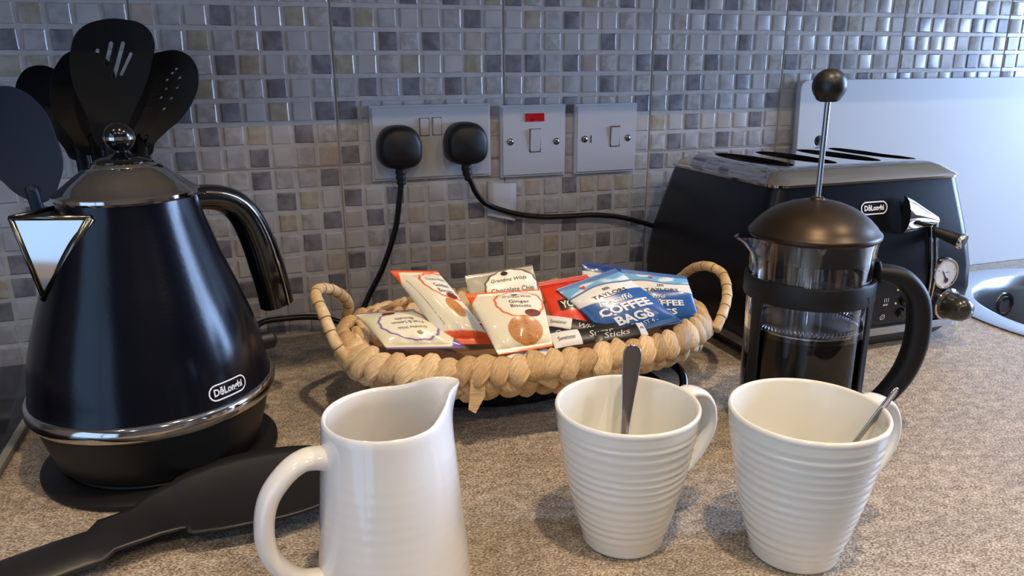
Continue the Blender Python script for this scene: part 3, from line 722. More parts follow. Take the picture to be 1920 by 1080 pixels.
lathe('glass_beaker', gp, m_glass, fp, 96, fn=gfn)
lathe('coffee', [(0, .0150), (.0425, .0150), (.0458, .018), (.0469, .022), (.0469, .0955), (.0455, .0960), (0, .0960)], m_coffee, fp, 64)
m_lidm = mat('bronze_black_lid', (52, 42, 32), .36, .7)
dome = [(.0470, .1745), (.0505, .1752), (.0518, .1770), (.0518, .1790), (.0510, .1802), (.0500, .1808), (.0470, .1850), (.0420, .1902), (.0360, .1948), (.0290, .1988), (.0210, .2020), (.0120, .2042), (.006, .2050), (.0052, .2064), (.0040, .2072), (0, .2072)]
lf = lathe('lid', dome, m_lidm, fp, 96)
lathe('lid_skirt', [(.0455, .158), (.0458, .1750), (.0440, .1750), (.0440, .158)], m_black_pl, lf, 64, close=True)
lathe('plunger_rod', [(0, .100), (.0022, .100), (.0022, .2830), (0, .2830)], m_steel, fp, 16)
kp = [(0, .2818), (.0060, .2818), (.0088, .2832)] + [(.0130 * math.sin(a), .2940 - .0130 * math.cos(a)) for a in [math.radians(d) for d in range(50, 180, 10)]] + [(0, .3070)]
lathe('plunger_knob', kp, mat('black_knob', (16, 15, 13), .38), fp, 48)
lathe('plunger_disc', [(0, .1015), (.040, .1010), (.0440, .1000), (.0440, .0988), (0, .0988)], m_steel, fp, 48)
P = []
for k in range(84 * 8):
    a = 2 * PI * k / (84 * 8); ph = 2 * PI * k / 8
    r = .0440 + .0018 * math.cos(ph); P.append((r * math.cos(a), r * math.sin(a), .1035 + .0018 * math.sin(ph)))
V, F = sweep_data([Vector(p) for p in P], .0007, 5, side=(0, 0, 1), closed=True); sp_ = link('plunger_spring', mesh(V, F), m_steel, fp)
# frame
m_fr = m_black_soft
fr = lathe('frame_band', [(.0490, .1250), (.0512, .1250), (.0518, .1265), (.0518, .1415), (.0512, .1430), (.0490, .1430)], m_fr, fp, 96, close=True)
lathe('frame_base', [(0, .0055), (.0490, .0055), (.0515, .007), (.0520, .012), (.0508, .018), (.0490, .018), (.0488, .0105), (0, .0105)], m_fr, fp, 96)
FRA = [-139, -139 + 120, -139 + 240]
CAZ = math.degrees(math.atan2(-.9006 + .402, -.0994 - .333))
for az in (CAZ - 47, CAZ + 70, CAZ + 190):
    P = [polar(az, .0505, .134), polar(az, .0505, .11), polar(az, .0505, .07), polar(az, .0506, .03), polar(az, .0515, .014), polar(az, .0560, .002)]
    sweep('frame_strut', P, lambda i, t: (.0062 + .005 * max(0, 1 - t * 6) ** 2, .0014, .7), m_fr, fp, 16, side=(-math.sin(math.radians(az)), math.cos(math.radians(az)), 0))
ha = -30; sd = (-math.sin(math.radians(ha)), math.cos(math.radians(ha)), 0)
HP = [(.0505, .1470), (.062, .1455), (.0740, .1405), (.0850, .1265), (.0893, .1060), (.0890, .0830), (.0835, .0610), (.0740, .0430), (.0630, .0290), (.0535, .0200)]
sweep('handle', [polar(ha, r, z) for r, z in HP], lambda i, t: (.0095, .0055 + .0040 * math.sin(PI * min(1, t * 1.0)) ** .8, .8), m_fr, fp, 20, side=sd)
sweep('handle_clip', [polar(ha, .0500, .1575), polar(ha, .0520, .150), polar(ha, .0520, .140)], (.011, .0022, .7), m_fr, fp, 16, side=sd)
rv = lathe('handle_rivet', [(0, .0015), (.0025, .001), (.003, 0)], m_steel, fp, 12); rv.location = polar(ha, .0665, .0300) + Vector(sd) * -.0095; rv.rotation_euler = (PI / 2, 0, math.radians(ha))

# ================================================================ MUGS AND JUG
def mug(name, label, x, y, sc, haz, seed):
    rnd = random.Random(seed)
    t = thing(name, label, 'mug', (x, y, 0), group='cream ribbed mugs' if False else None)
    ctrl = [(.0, .0258), (.002, .0272), (.010, .0293), (.0275, .0342), (.045, .0383), (.060, .0413), (.078, .0444), (.090, .0462), (.0985, .0470)]
    def R(z):
        for (a, ra), (b, rb) in zip(ctrl, ctrl[1:]):
            if a <= z <= b: return ra + (rb - ra) * (z - a) / (b - a)
        return ctrl[-1][1]
    prof = [(0, .0015), (.023, .0015), (.0245, 0), (.0262, .0003), (.0278, .0022)]
    z = .004
    while z < .0965:
        env = min(1, max(0, (z - .008) / .01)) * min(1, max(0, (.092 - z) / .006))
        prof.append((R(z) + .00036 * env * (.75 + .25 * math.sin(z * 150)) * math.sin(2 * PI * z / .0060 + .9 * math.sin(z * 190 + seed)), z)); z += .0006
    prof += [(.0470, .0970), (.0472, .0985), (.0467, .0999), (.0456, .1003), (.0446, .0996), (.0440, .098)]
    for z in (.085, .07, .055, .04, .025, .014): prof.append((R(z) - .0038, z))
    prof += [(.024, .0075), (.016, .0055), (0, .005)]
    prof = [(r * sc, z * sc) for r, z in prof]
    lathe('cup', prof, m_cream_cer, t, 96, ang=60)
    HP = [(.0458, .0930), (.0495, .0950), (.0560, .0955), (.0655, .0910), (.0722, .0800), (.0728, .0660), (.0655, .0530), (.0545, .0425), (.0450, .0375), (.0345, .0350)]
    ss = (-math.sin(math.radians(haz)), math.cos(math.radians(haz)), 0)
    sweep('handle', [polar(haz, r * sc, z * sc) for r, z in HP], lambda i, u: (.0076 * sc, .0033 * sc, .85), m_cream_cer, t, 20, side=ss)
    return t
mug('coffee_mug', 'ribbed cream mug in the middle, teaspoon standing upright in it', .118, -.4955, 1.0, 11, 1)
mug('coffee_mug', 'ribbed cream mug at the right, in front of the French press', .218, -.5465, 1.03, 4, 5)

def jug():
    JX, JY = -.039, -.5015
    t = thing('milk_jug', 'white ceramic milk jug with pouring lip and round loop handle', 'jug', (JX, JY, 0))
    SPA = math.radians(12)
    ctrl = [(.0, .0430), (.004, .0450), (.012, .0456), (.03, .0445), (.06, .0418), (.085, .0398), (.100, .0384), (.110, .0376), (.119, .0370)]
    def R(z):
        for (a, ra), (b, rb) in zip(ctrl, ctrl[1:]):
            if a <= z <= b: return ra + (rb - ra) * (z - a) / (b - a)
        return ctrl[-1][1]
    prof = [(0, .002), (.042, .002), (.0435, 0)]
    zz = 0.
    while zz < .1185: prof.append((R(zz) + (.00004 * math.sin(zz * 900) if .01 < zz < .1 else 0), zz)); zz += .002
    prof += [(.0368, .1190), (.0366, .1206), (.0357, .1213), (.0346, .1208), (.0338, .1190), (.0340, .110), (.0356, .095), (.0376, .07), (.0395, .04), (.0405, .012), (.037, .007), (0, .006)]
    def fn(a, i, r, z):
        w = max(0, (z - .100) / .021)
        d = (a - SPA + PI) % (2 * PI) - PI
        s = math.exp(-(d / .24) ** 2) * min(w, 1.1) ** 1.8; s2 = math.exp(-(d / .70) ** 2) * min(w, 1.1) ** 1.5
        pinch = -.0022 * math.exp(-((abs(d) - .85) / .35) ** 2) * w
        r2 = r + .0100 * s + pinch
        return (r2 * math.cos(a), r2 * math.sin(a), z + .0118 * s2 - .0022 * s)
    lathe('body', prof, m_white_cer, t, 128, fn=fn, ang=60)
    HP = [(.0300, .0985), (.0400, .1030), (.0500, .1035), (.0600, .0975), (.0690, .0860), (.0730, .0700), (.0720, .0530), (.0650, .0390), (.0560, .0300), (.0460, .0260), (.0380, .0250)]
    az = 190; ss = (-math.sin(math.radians(az)), math.cos(math.radians(az)), 0)
    sweep('handle', [polar(az, r, z) for r, z in HP], lambda i, u: (.0082, .0054 + .0022 * max(0, 1 - u * 5) + .002 * max(0, u * 5 - 4), .92), m_white_cer, t, 24, side=ss)
jug()

def teaspoon(name, label, tip, low, wtop, wlow, facing):
    """tip = top end of the handle, low = point at the bottom of the bowl"""
    tip, low = Vector(tip), Vector(low); ax = (low - tip); Ln = ax.length; ax.normalize()
    f = Vector(facing); f = (f - ax * f.dot(ax)).normalized(); s = ax.cross(f)
    W = [(0, .0015), (.015, .0052), (.04, .0064), (.10, .0066), (.2, .0054), (.35, .0036), (.5, .0024), (.62, .0020), (.68, .0028), (.74, .0075), (.80, .0115), (.87, .0135), (.93, .0115), (.98, .0060), (1, .0010)]
    V, F = [], []
    for t, w in W:
        cup = max(0, min(1, (t - .68) / .08)) * max(0, min(1, (1 - t) / .06 + .1))
        w *= wtop / .0066 if t < .5 else 1
        for k in range(9):
            u = -1 + k / 4
            c = tip + ax * (t * Ln) + s * (u * w) + f * (-.0045 * cup * (1 - u * u) + .0016 * math.sin(PI * t) - .0006 * (1 - u * u))
            V.append(c - tip)
    n = len(W)
    F = [(i * 9 + k, i * 9 + k + 1, i * 9 + k + 10, i * 9 + k + 9) for i in range(n - 1) for k in range(8)]
    o = link(name, mesh(V, F), m_spoon); o.location = tip
    md = o.modifiers.new('s', 'SOLIDIFY'); md.thickness = .0014; md.offset = 0
    md = o.modifiers.new('u', 'SUBSURF'); md.levels = 2; md.render_levels = 2
    tag(o, label, 'spoon'); return o
teaspoon('teaspoon', 'steel teaspoon standing upright against the rim of the middle mug', (.1365, -.4660, .1275), (.1055, -.5060, .0085), .0066, 0, (-.3, -1, .15))
teaspoon('teaspoon', 'steel teaspoon poking out over the right rim of the right mug', (.2700, -.5640, .1160), (.1990, -.5450, .0085), .0045, 0, (.15, -.5, -.1))

# ================================================================ BIG BLACK SPOON ON THE WORKTOP
def spoon_rest():
    # stations: x, y, half width, edge height, centre height
    S = [(-.400, -.478, .0200, .0110, .0125), (-.380, -.472, .0225, .0130, .0145), (-.330, -.453, .0230, .0150, .0165), (-.280, -.433, .0225, .0165, .0180), (-.235, -.415, .0218, .0175, .0185), (-.205, -.403, .0210, .0178, .0172), (-.188, -.3962, .0216, .0180, .0150)]
    for k in range(1, 14):
        u = -1 + 2 * k / 14.; S.append((-.113 + .070 * u, -.3720 + .004 * u - .017 * max(0, -u - .2), .0510 * (1 - abs(u) ** 2.3) ** .5 + .010 * max(0, -u - .5), .0182, .0040 + .0100 * abs(u) ** 3))
    S.append((-.0425, -.368, .002, .0180, .0165))
    P = smooth_path([(s[0], s[1], 0) for s in S], 4)
    def it(i, c):
        i /= 4; k = min(int(i), len(S) - 2); return S[k][c] + (S[k + 1][c] - S[k][c]) * (i - k)
    V, F = [], []; n = 17
    ox, oy = -.11, -.375
    for i, p in enumerate(P):
        t = (P[min(i + 1, len(P) - 1)] - P[max(0, i - 1)]).normalized(); s = Vector((-t.y, t.x, 0))
        w, ze, zc = it(i, 2), it(i, 3), it(i, 4)
        for k in range(n):
            u = -1 + 2 * k / (n - 1); q = p + s * (u * w)
            bowl = ze < 0 or zc < ze
            z = zc + (ze - zc) * (abs(u) ** (2.2 if bowl else 2.4))
            if not bowl: z = zc - .006 * abs(u) ** 3
            V.append((q.x - ox, q.y - oy, z))
    m = len(P)
    F = [(i * n + k, (i + 1) * n + k, (i + 1) * n + k + 1, i * n + k + 1) for i in range(m - 1) for k in range(n - 1)]
    o = link('serving_spoon', mesh(V, F), m_rest); o.location = (ox, oy, .0008)
    md = o.modifiers.new('s', 'SOLIDIFY'); md.thickness = .0026; md.offset = -1
    tag(o, 'large black plastic spoon lying on the worktop in front of the kettle', 'kitchen utensil')
m_rest = mat('charcoal_plastic', (28, 28, 29), .42)
spoon_rest()

# ================================================================ PAN UNDER THE BASKET
m_pan = mat('black_cast_pan', (10, 10, 12), .2, coat=.3)
pn = thing('griddle_pan', 'black pan with a loop handle standing under the wicker basket', 'pan', (.135, -.215, 0))
V, F = [], []
prof = [(0, 0), (.80, 0), (.86, .002), (.97, .030), (1.0, .034), (.985, .0362), (.95, .034), (.85, .006), (0, .006)]
vv, ff = lathe_data(prof, 72, fn=lambda a, i, r, z: (.132 * r * math.cos(a), .072 * r * math.sin(a), z)); link('pan_body', mesh(vv, ff), m_pan, pn)
P = [(.118, -.058, .028), (.128, -.070, .030), (.138, -.088, .0265), (.1365, -.100, .0180), (.128, -.104, .0110), (.118, -.096, .0120), (.110, -.078, .022), (.106, -.062, .028)]
P = [(.120, -.035, .030), (.134, -.070, .0305), (.1405, -.090, .026), (.1395, -.100, .017), (.1320, -.106, .010), (.1230, -.103, .010), (.116, -.088, .018), (.102, -.052, .028)]
sweep('loop_handle', P, .0042, m_pan, pn, 14)

# ================================================================ BASKET
BX, BY = .143, -.240
m_wick = mat('water_hyacinth', (196, 158, 104), .6)
def wickmat(m, c1, c2, c3):
    tc = N(m, 'ShaderNodeTexCoord'); mp = N(m, 'ShaderNodeMapping'); mp.inputs['Scale'].default_value = (60, 900, 900); L(m, tc, 'Object', mp, 'Vector')
    n = N(m, 'ShaderNodeTexNoise', Scale=1., Detail=3.); L(m, mp, 'Vector', n, 'Vector')
    oi = N(m, 'ShaderNodeObjectInfo')
    r = N(m, 'ShaderNodeValToRGB'); e = r.color_ramp.elements; e[0].position = .3; e[1].position = .7
    e[0].color = (*lin(c1), 1); e[1].color = (*lin(c2), 1); L(m, n, 'Fac', r, 'Fac')
    mx = N(m, 'ShaderNodeMix', data_type='RGBA', blend_type='MULTIPLY'); r2 = N(m, 'ShaderNodeValToRGB'); e = r2.color_ramp.elements
    e[0].color = (*c3, 1); e[1].color = (1.08, 1.05, 1, 1); L(m, oi, 'Random', r2, 'Fac'); mx.inputs[0].default_value = 1
    m.node_tree.links.new(r.outputs[0], mx.inputs[6]); m.node_tree.links.new(r2.outputs[0], mx.inputs[7]); m.node_tree.links.new(mx.outputs[2], bsdf(m).inputs['Base Color'])
    b = N(m, 'ShaderNodeBump', Strength=.5, Distance=.0006); L(m, n, 'Fac', b, 'Height'); L(m, b, 'Normal', bsdf(m), 'Normal')
wickmat(m_wick, (196, 160, 112), (236, 212, 172), (.66, .56, .44))
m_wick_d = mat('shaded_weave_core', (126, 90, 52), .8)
bk_ = thing('wicker_basket', 'oval plaited wicker basket with two loop handles full of snack packets', 'basket', (BX, BY, .037))
def oval_pt(a, rx, ry, z):  # superellipse
    e = .82; c, s = math.cos(a), math.sin(a)
    return Vector((rx * math.copysign(abs(c) ** e, c), ry * math.copysign(abs(s) ** e, s), z))
# solid core wall + floor
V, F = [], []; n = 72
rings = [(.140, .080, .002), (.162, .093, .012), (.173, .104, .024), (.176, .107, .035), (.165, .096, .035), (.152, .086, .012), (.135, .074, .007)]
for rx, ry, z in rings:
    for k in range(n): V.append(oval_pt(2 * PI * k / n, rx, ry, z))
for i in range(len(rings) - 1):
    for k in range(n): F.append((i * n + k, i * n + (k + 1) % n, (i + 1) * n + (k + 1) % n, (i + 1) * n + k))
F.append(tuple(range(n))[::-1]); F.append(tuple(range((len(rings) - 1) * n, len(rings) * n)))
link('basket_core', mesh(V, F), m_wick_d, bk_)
def lobe(seed):
    """a folded flat leaf strand: broad, creased, pinched at both ends"""
    rnd = random.Random(seed); V, F = [], []; a_, b_ = 12, 12
    c1, c2, sk_ = rnd.uniform(.5, 2.4), rnd.uniform(3.4, 5.6), rnd.uniform(-.25, .25)
    for i in range(a_ + 1):
        t = -1 + 2 * i / a_; w = max(.0, 1 - abs(t) ** 3.2) ** .5 * .90 + .10
        for k in range(b_):
            a = 2 * PI * k / b_
            cr = 1 - .16 * math.exp(-((a - c1) / .28) ** 2) - .14 * math.exp(-((a - c2) / .3) ** 2)
            y = .0092 * w * math.copysign(abs(math.cos(a)) ** .8, math.cos(a)) * cr
            z = .0050 * w * math.copysign(abs(math.sin(a)) ** .75, math.sin(a)) * cr
            V.append((t * .0162 + sk_ * y, y + .0022 * t * t * (1 if seed % 2 else -1), z - .0042 * t * t + .0007 * math.sin(3 * t + a * 2 + seed)))
    for i in range(a_):
        for k in range(b_): F.append((i * b_ + k, i * b_ + (k + 1) % b_, (i + 1) * b_ + (k + 1) % b_, (i + 1) * b_ + k))
    F.append(tuple(range(b_))[::-1]); F.append(tuple(range(a_ * b_, (a_ + 1) * b_)))
    me = mesh(V, F); me.materials.append(m_wick); me.polygons.foreach_set('use_smooth', [True] * len(me.polygons)); me.set_sharp_from_angle(angle=math.radians(48)); me.name = 'wicker_strand'; return me
LB = [lobe(s) for s in range(8)]
def put_strand(p, tang, out, tilt, sc, mesh_=None):
    """x axis along the strand, z axis outwards"""
    o = bpy.data.objects.new('wicker_strand', mesh_ or random.choice(LB)); COL.objects.link(o); o.parent = bk_
    tang = tang.normalized(); out = (out - tang * out.dot(tang)).normalized(); up = out.cross(tang)
    x = tang * math.cos(tilt) + up * math.sin(tilt); z = out; y = z.cross(x)
    m_ = Matrix((x, y, z)).transposed().to_4x4() @ Matrix.Diagonal((sc[0], sc[1], sc[2], 1)); m_.translation = p
    o.matrix_local = m_
rnd = random.Random(3)
def oval_walk(rx, ry, z, step):
    K = 720; pts = [oval_pt(2 * PI * k / K, rx, ry, z) for k in range(K)]; out = []; acc = 0
    tot = sum((pts[(k + 1) % K] - pts[k]).length for k in range(K)); nn = round(tot / step); st = tot / nn; nxt = 0
    for k in range(K):
        if acc >= nxt and len(out) < nn: out.append((pts[k], (pts[(k + 1) % K] - pts[k]).normalized())); nxt += st
        acc += (pts[(k + 1) % K] - pts[k]).length
    return out
for row, (rx, ry, z, step, lift, tl) in enumerate([(.179, .110, .0340, .0150, .72, 1.0), (.1765, .107, .0235, .0160, .18, -.85), (.168, .098, .0130, .0170, -.15, .85), (.160, .091, .0270, .0180, .2, .9)]):
    for j, (p, t) in enumerate(oval_walk(rx, ry, z, step)):
        if row == 2 and p.y > .03: continue
        if row == 3 and p.y < -.02: continue
        o_ = Vector((t.y, -t.x, 0)) * (-1 if row == 3 else 1); o_ = (o_ + Vector((0, 0, lift))).normalized()
        put_strand(p + Vector((rnd.uniform(-1, 1), rnd.uniform(-1, 1), rnd.uniform(-1, 1))) * .0008, t, o_, tl * (1 if j % 2 else .75) + rnd.uniform(-.15, .15), (rnd.uniform(.85, 1.08), rnd.uniform(.9, 1.2), rnd.uniform(.9, 1.25)))
# a loose strand end hanging at the front
m_leaf = link('loose_end', mesh([(-.004, -.1145, .022), (.008, -.1155, .022), (.010, -.114, .008), (.0035, -.113, -.008), (-.003, -.1135, -.004)], [(0, 1, 2, 4), (4, 2, 3)]), m_wick, bk_, smooth=False)
m_leaf.location = (-.088, .007, .006); m_leaf.rotation_euler.y = .12; md = m_leaf.modifiers.new('s', 'SOLIDIFY'); md.thickness = .001
# handles: wrapped tubes in segments
def handle(P, r=.0052):
    Q = smooth_path(P, 10); Ltot = 0; D = [0]
    for a, b in zip(Q, Q[1:]): Ltot += (b - a).length; D.append(Ltot)
    def rr(i, t):
        ph = (D[i] % .0145) / .0145; return r * (1.05 - .13 * ph + (.0 if ph > .06 else -.10))
    Q2 = []; 
    # resample finely
    m = 110; D2 = []
    for k in range(m):
        d = Ltot * k / (m - 1); i = max(0, min(len(D) - 2, next((q for q in range(len(D) - 1) if D[q + 1] >= d), len(D) - 2)))
        u = (d - D[i]) / max(1e-9, D[i + 1] - D[i]); Q2.append(Q[i].lerp(Q[i + 1], u)); D2.append(d)
    D = D2
    V, F = sweep_data(Q2, rr, 14); o = link('loop_handle', mesh(V, F), m_wick_h, bk_)
    # dark binding seams
    k = 0; d = .0145
    while d < Ltot:
        i = min(range(m), key=lambda q: abs(D[q] - d)); tg = (Q2[min(i + 1, m - 1)] - Q2[max(i - 1, 0)]).normalized()
        V, F = sweep_data([Q2[i] - tg * .0005, Q2[i] + tg * .0005], r * 1.0, 14); link('binding', mesh(V, F), m_wick_d, o); d += .0145
m_wick_h = mat('smooth_cane', (206, 176, 128), .5); noise_color(m_wick_h, (190, 156, 106), (216, 188, 142), 120)
zl = .037
handle([(-0.1770, -0.0320, 0.0290), (-0.1870, -0.0280, 0.0450), (-0.1943, -0.0100, 0.0682), (-0.1979, 0.0050, 0.0793), (-0.1924, 0.0200, 0.0809), (-0.1770, 0.0400, 0.0713), (-0.1643, 0.0600, 0.0525), (-0.1659, 0.0700, 0.0321), (-0.1635, 0.0750, 0.0190)])
handle([(0.1710, -0.0620, 0.0250), (0.1830, -0.0550, 0.0368), (0.2010, -0.0350, 0.0506), (0.2080, -0.0150, 0.0652), (0.2034, 0.0050, 0.0697), (0.2015, 0.0300, 0.0614), (0.1990, 0.0500, 0.0460), (0.1830, 0.0620, 0.0260)])

# ================================================================ PACKETS
def smoothstep(a, b, x): t = np.clip((x - a) / (b - a), 0, 1); return t * t * (3 - 2 * t)
def lc(c): return np.array(lin(c))
m_pack = mat('printed_film', (255, 255, 255), .3, coat=.35)
at = N(m_pack, 'ShaderNodeAttribute'); at.attribute_name = 'print'; L(m_pack, at, 'Color', bsdf(m_pack), 'Base Color')
m_txt = {}
def tm(c):
    if c not in m_txt: m_txt[c] = mat('ink_%d_%d_%d' % c, c, .45)
    return m_txt[c]
def packet(name, label, cat, C, prt, inks, puff=.009, seed=0, NU=110, NV=120, group=None, crimp=.07):
    """C: corners in print orientation TL, TR, BR, BL (world); prt(u,v)->rgb arrays; v runs down"""
    C = [Vector(c) for c in C]; cen = sum(C, Vector()) / 4
    nrm = ((C[1] - C[0]).cross(C[3] - C[0])).normalized()
    if nrm.dot(cam.location - cen) < 0: nrm = -nrm
    rs = np.random.RandomState(seed); ph = rs.uniform(0, 6, 12)
    def hgt(u, v):
        vv = np.clip((v - crimp) / (1 - 2 * crimp), 0, 1)
        h = puff * (np.sin(np.pi * np.clip(u, 0, 1)) ** .55) * (np.sin(np.pi * vv) ** .6)
        e = np.exp(-((vv - .0) / .13) ** 2) + np.exp(-((vv - 1) / .13) ** 2)
        h = h + .0007 * e * np.sin(u * 23 + ph[0]) * np.sin(np.pi * np.clip(u, 0, 1)) * (vv > 0) * (vv < 1)
        h = h + .0007 * np.sin(7 * u + 5 * v + ph[1]) * np.sin(9 * v - 4 * u + ph[2]) * np.sin(np.pi * vv)
        cr = ((v < crimp) | (v > 1 - crimp))
        h = h + cr * .0003 * np.sin(v * 2 * np.pi / crimp * 3)
        return h
    def S(u, v, side=1, off=0.):
        q = np.outer((1 - u) * (1 - v), C[0]) + np.outer(u * (1 - v), C[1]) + np.outer(u * v, C[2]) + np.outer((1 - u) * v, C[3])
        # pinch the outline in slightly where it is full
        w = (np.sin(np.pi * u) ** .01 * 0 + 1)
        h = hgt(u, v) * (1 if side > 0 else -.6)
        bend = .002 * np.sin(np.pi * v + ph[3] * .1)
        return q - np.array(cen)[None] + np.outer(h + bend + off * 1., nrm)
    u, v = np.meshgrid(np.linspace(0, 1, NU), np.linspace(0, 1, NV)); u = u.ravel(); v = v.ravel()
    Pf = S(u, v, 1, .0003); Pb = S(u, v, -1, -.0003); n0 = len(Pf)
    V = np.vstack([Pf, Pb]); idx = np.arange(n0).reshape(NV, NU)
    a, b, c, d = idx[:-1, :-1].ravel(), idx[:-1, 1:].ravel(), idx[1:, 1:].ravel(), idx[1:, :-1].ravel()
    Q = np.vstack([np.stack([a, d, c, b], 1), np.stack([a, b, c, d], 1) + n0])
    edge = np.concatenate([idx[0, :], idx[1:, -1], idx[-1, -2::-1], idx[-2:0:-1, 0]]); e2 = np.roll(edge, -1)
    Q = np.vstack([Q, np.stack([edge, e2, e2 + n0, edge + n0], 1)])
    me = bpy.data.meshes.new('m'); me.vertices.add(len(V)); me.vertices.foreach_set('co', V.ravel())
    me.loops.add(Q.size); me.loops.foreach_set('vertex_index', Q.ravel().astype(np.int32))
    me.polygons.add(len(Q)); me.polygons.foreach_set('loop_start', (np.arange(len(Q)) * 4).astype(np.int32)); me.polygons.foreach_set('loop_total', np.full(len(Q), 4, dtype=np.int32))
    me.update(calc_edges=True); me.validate()
    rgb = prt(u, v); col = np.ones((len(V), 4), dtype=np.float32); col[:n0, :3] = rgb; col[n0:, :3] = rgb.mean(0)
    ca = me.color_attributes.new('print', 'FLOAT_COLOR', 'POINT'); ca.data.foreach_set('color', col.ravel())
    t = thing(name, label, cat, cen, group=group)
    link('wrapper', me, m_pack, t)
    for colr, calls in inks:
        def fn(x, y):   # x,y in print units: x 0..1, y 0..1 (down)
            p = S(np.array([x]), np.array([y]), 1, .0009)[0]; return Vector(p)
        ik = Ink(lambda x, y: fn(x, -y))
        for cl in calls:
            getattr(ik, cl[0])(*cl[1:-1], **(cl[-1] if isinstance(cl[-1], dict) else {})) if isinstance(cl[-1], dict) else getattr(ik, cl[0])(*cl[1:])
        ik.build('lettering', tm(colr), t)
    return t
def base_col(u, c): return np.tile(lc(c), (len(u), 1))
def paint(rgb, mask, c): 
    m = np.clip(mask, 0, 1)[:, None]; return rgb * (1 - m) + lc(c)[None] * m
def soft(d, w=.012): return np.clip(.5 - d / w, 0, 1)       # d<0 inside
def ringmask(u, v, cx, cy, rx, ry, w, wob=0.):
    a = np.arctan2((v - cy) / ry, (u - cx) / rx); r = np.hypot((u - cx) / rx, (v - cy) / ry) * (1 + wob * np.sin(14 * a)); return r, soft(np.abs(r - 1) * min(rx, ry) - w, .012)
def biscuit(accent, cookie=None, band=None, corner=True, ring=(.60, .33, .36, .27), paper=(232, 224, 196)):
    def f(u, v):
        c = base_col(u, paper)
        c = paint(c, soft((v - .075)), accent) if False else c
        if corner: c = paint(c, soft((u * 1.2 + v * 1.0) - .22), accent)
        c = paint(c, soft(v - .03), accent)
        r, m = ringmask(u, v, *ring, .012, .02)
        c = paint(c, soft((r - 1) * ring[2]), (236, 230, 208)); c = paint(c, m, accent)
        if cookie:
            cx, cy, rx, ry = cookie; rr, _ = ringmask(u, v, cx, cy, rx, ry, .01)
            n = .5 + .5 * np.sin(u * 90 + 3 * np.sin(v * 40)) * np.sin(v * 80 + 2 * np.sin(u * 50))
            c = paint(c, soft((rr - 1) * rx), (196, 134, 76)); c = paint(c, soft((rr - 1) * rx) * (n > .82), (150, 92, 46))
        if band: c = paint(c, soft(band - v), accent)
        c = paint(c, soft(.965 - v), accent)
        return c
    return f
DK = (70, 56, 46); BR = (112, 48, 34)
def gw(cx, cy, lines, s=1., rot=0.):
    T = [('text', 'Grandma Wilds', cx, -(cy - .09), .042 * s, .40 * s, {'shear': .3})]
    T += [('text', l, cx, -(cy + .02 + .085 * i), .058 * s, w * s) for i, (l, w) in enumerate(lines)]
    return T
# the print is laid in u,v; Ink works with y up, so pass y=-v
packet('biscuit_packet', 'cream biscuit packet with a purple ring label, lying upside down at basket left', 'biscuit packet',
       [(.0661, -.2900, .0705), (-.0011, -.2740, .0725), (-.0200, -.2152, .0892), (.0337, -.2238, .0907)], biscuit((118, 90, 170), ring=(.50, .42, .38, .30), paper=(226, 222, 190)),
       [(DK, gw(.50, .40, [('Fruit & Lemon', .44), ('Biscuits', .26)])), (BR, [('disc', .62, -.70, .10, 20, .05)]), ((150, 130, 40), [('disc', .45, -.22, .04, 14, .03), ('disc', .30, -.86, .12, 18, .06)])], .010, 1, group=None)
packet('biscuit_packet', 'tall cream and orange biscuit packet leaning second from the basket left', 'biscuit packet',
       [(.0166, -.2044, .1243), (.0600, -.2139, .1223), (.0920, -.2916, .0718), (.0510, -.2793, .0724)], biscuit((226, 86, 34), cookie=(.68, .60, .16, .12), band=.86, ring=(.80, .26, .40, .22)),
       [(DK, gw(.74, .27, [('Golden', .30), ('Biscuits', .30)])), (BR, [('disc', .80, -.44, .11, 20, .035)]), (DK, [('text', 'BAKED IN YORKSHIRE', .16, -.36, .018, .34, {'rot': -1.45}), ('text', 'SINCE 1899', .20, -.66, .02, .28, {'rot': -1.45})])], .011, 2)
packet('biscuit_packet', 'cream ginger biscuit packet with an orange ring at the basket middle', 'biscuit packet',
       [(.0722, -.2690, .1138), (.1383, -.2832, .1155), (.1322, -.3317, .0790), (.0846, -.3254, .0748)], biscuit((226, 92, 38), cookie=(.60, .74, .28, .20), ring=(.64, .30, .34, .27)),
       [(DK, gw(.64, .26, [('Ginger', .30), ('Biscuits', .30)])), (BR, [('disc', .78, -.50, .12, 20, .06)]), ((90, 60, 30), [('disc', .62, -.10, .045, 12, .03)])], .009, 3)
packet('biscuit_packet', 'chocolate chip biscuit packet with shade in its paper colour, standing at the back of the basket', 'biscuit packet',
       [(.0860, -.2174, .1160), (.1529, -.2233, .1230), (.1570, -.2511, .0743), (.0879, -.2432, .0742)], biscuit((70, 44, 34), ring=(.62, .36, .38, .34), corner=False, paper=(176, 168, 146)),  # paper colour greyed to stand for shade at the basket back
       [(DK, [('text', 'Grandma Wilds', .60, -.22, .07, .52, {'shear': .3}), ('text', 'Chocolate Chip', .62, -.42, .09, .62), ('text', 'Biscuits', .66, -.58, .07, .34)]), ((60, 36, 26), [('disc', .56, -.09, .05, 14, .045)])], .006, 4)
def redp(u, v):
    c = base_col(u, (224, 62, 30)); c = paint(c, soft(v - .10), (186, 36, 22)); c = paint(c, soft(np.abs(v - .12) - .006), (150, 26, 18))
    c = paint(c, soft(np.maximum(np.abs(v - .47) - .085, .20 - u)), (30, 20, 22)); return c
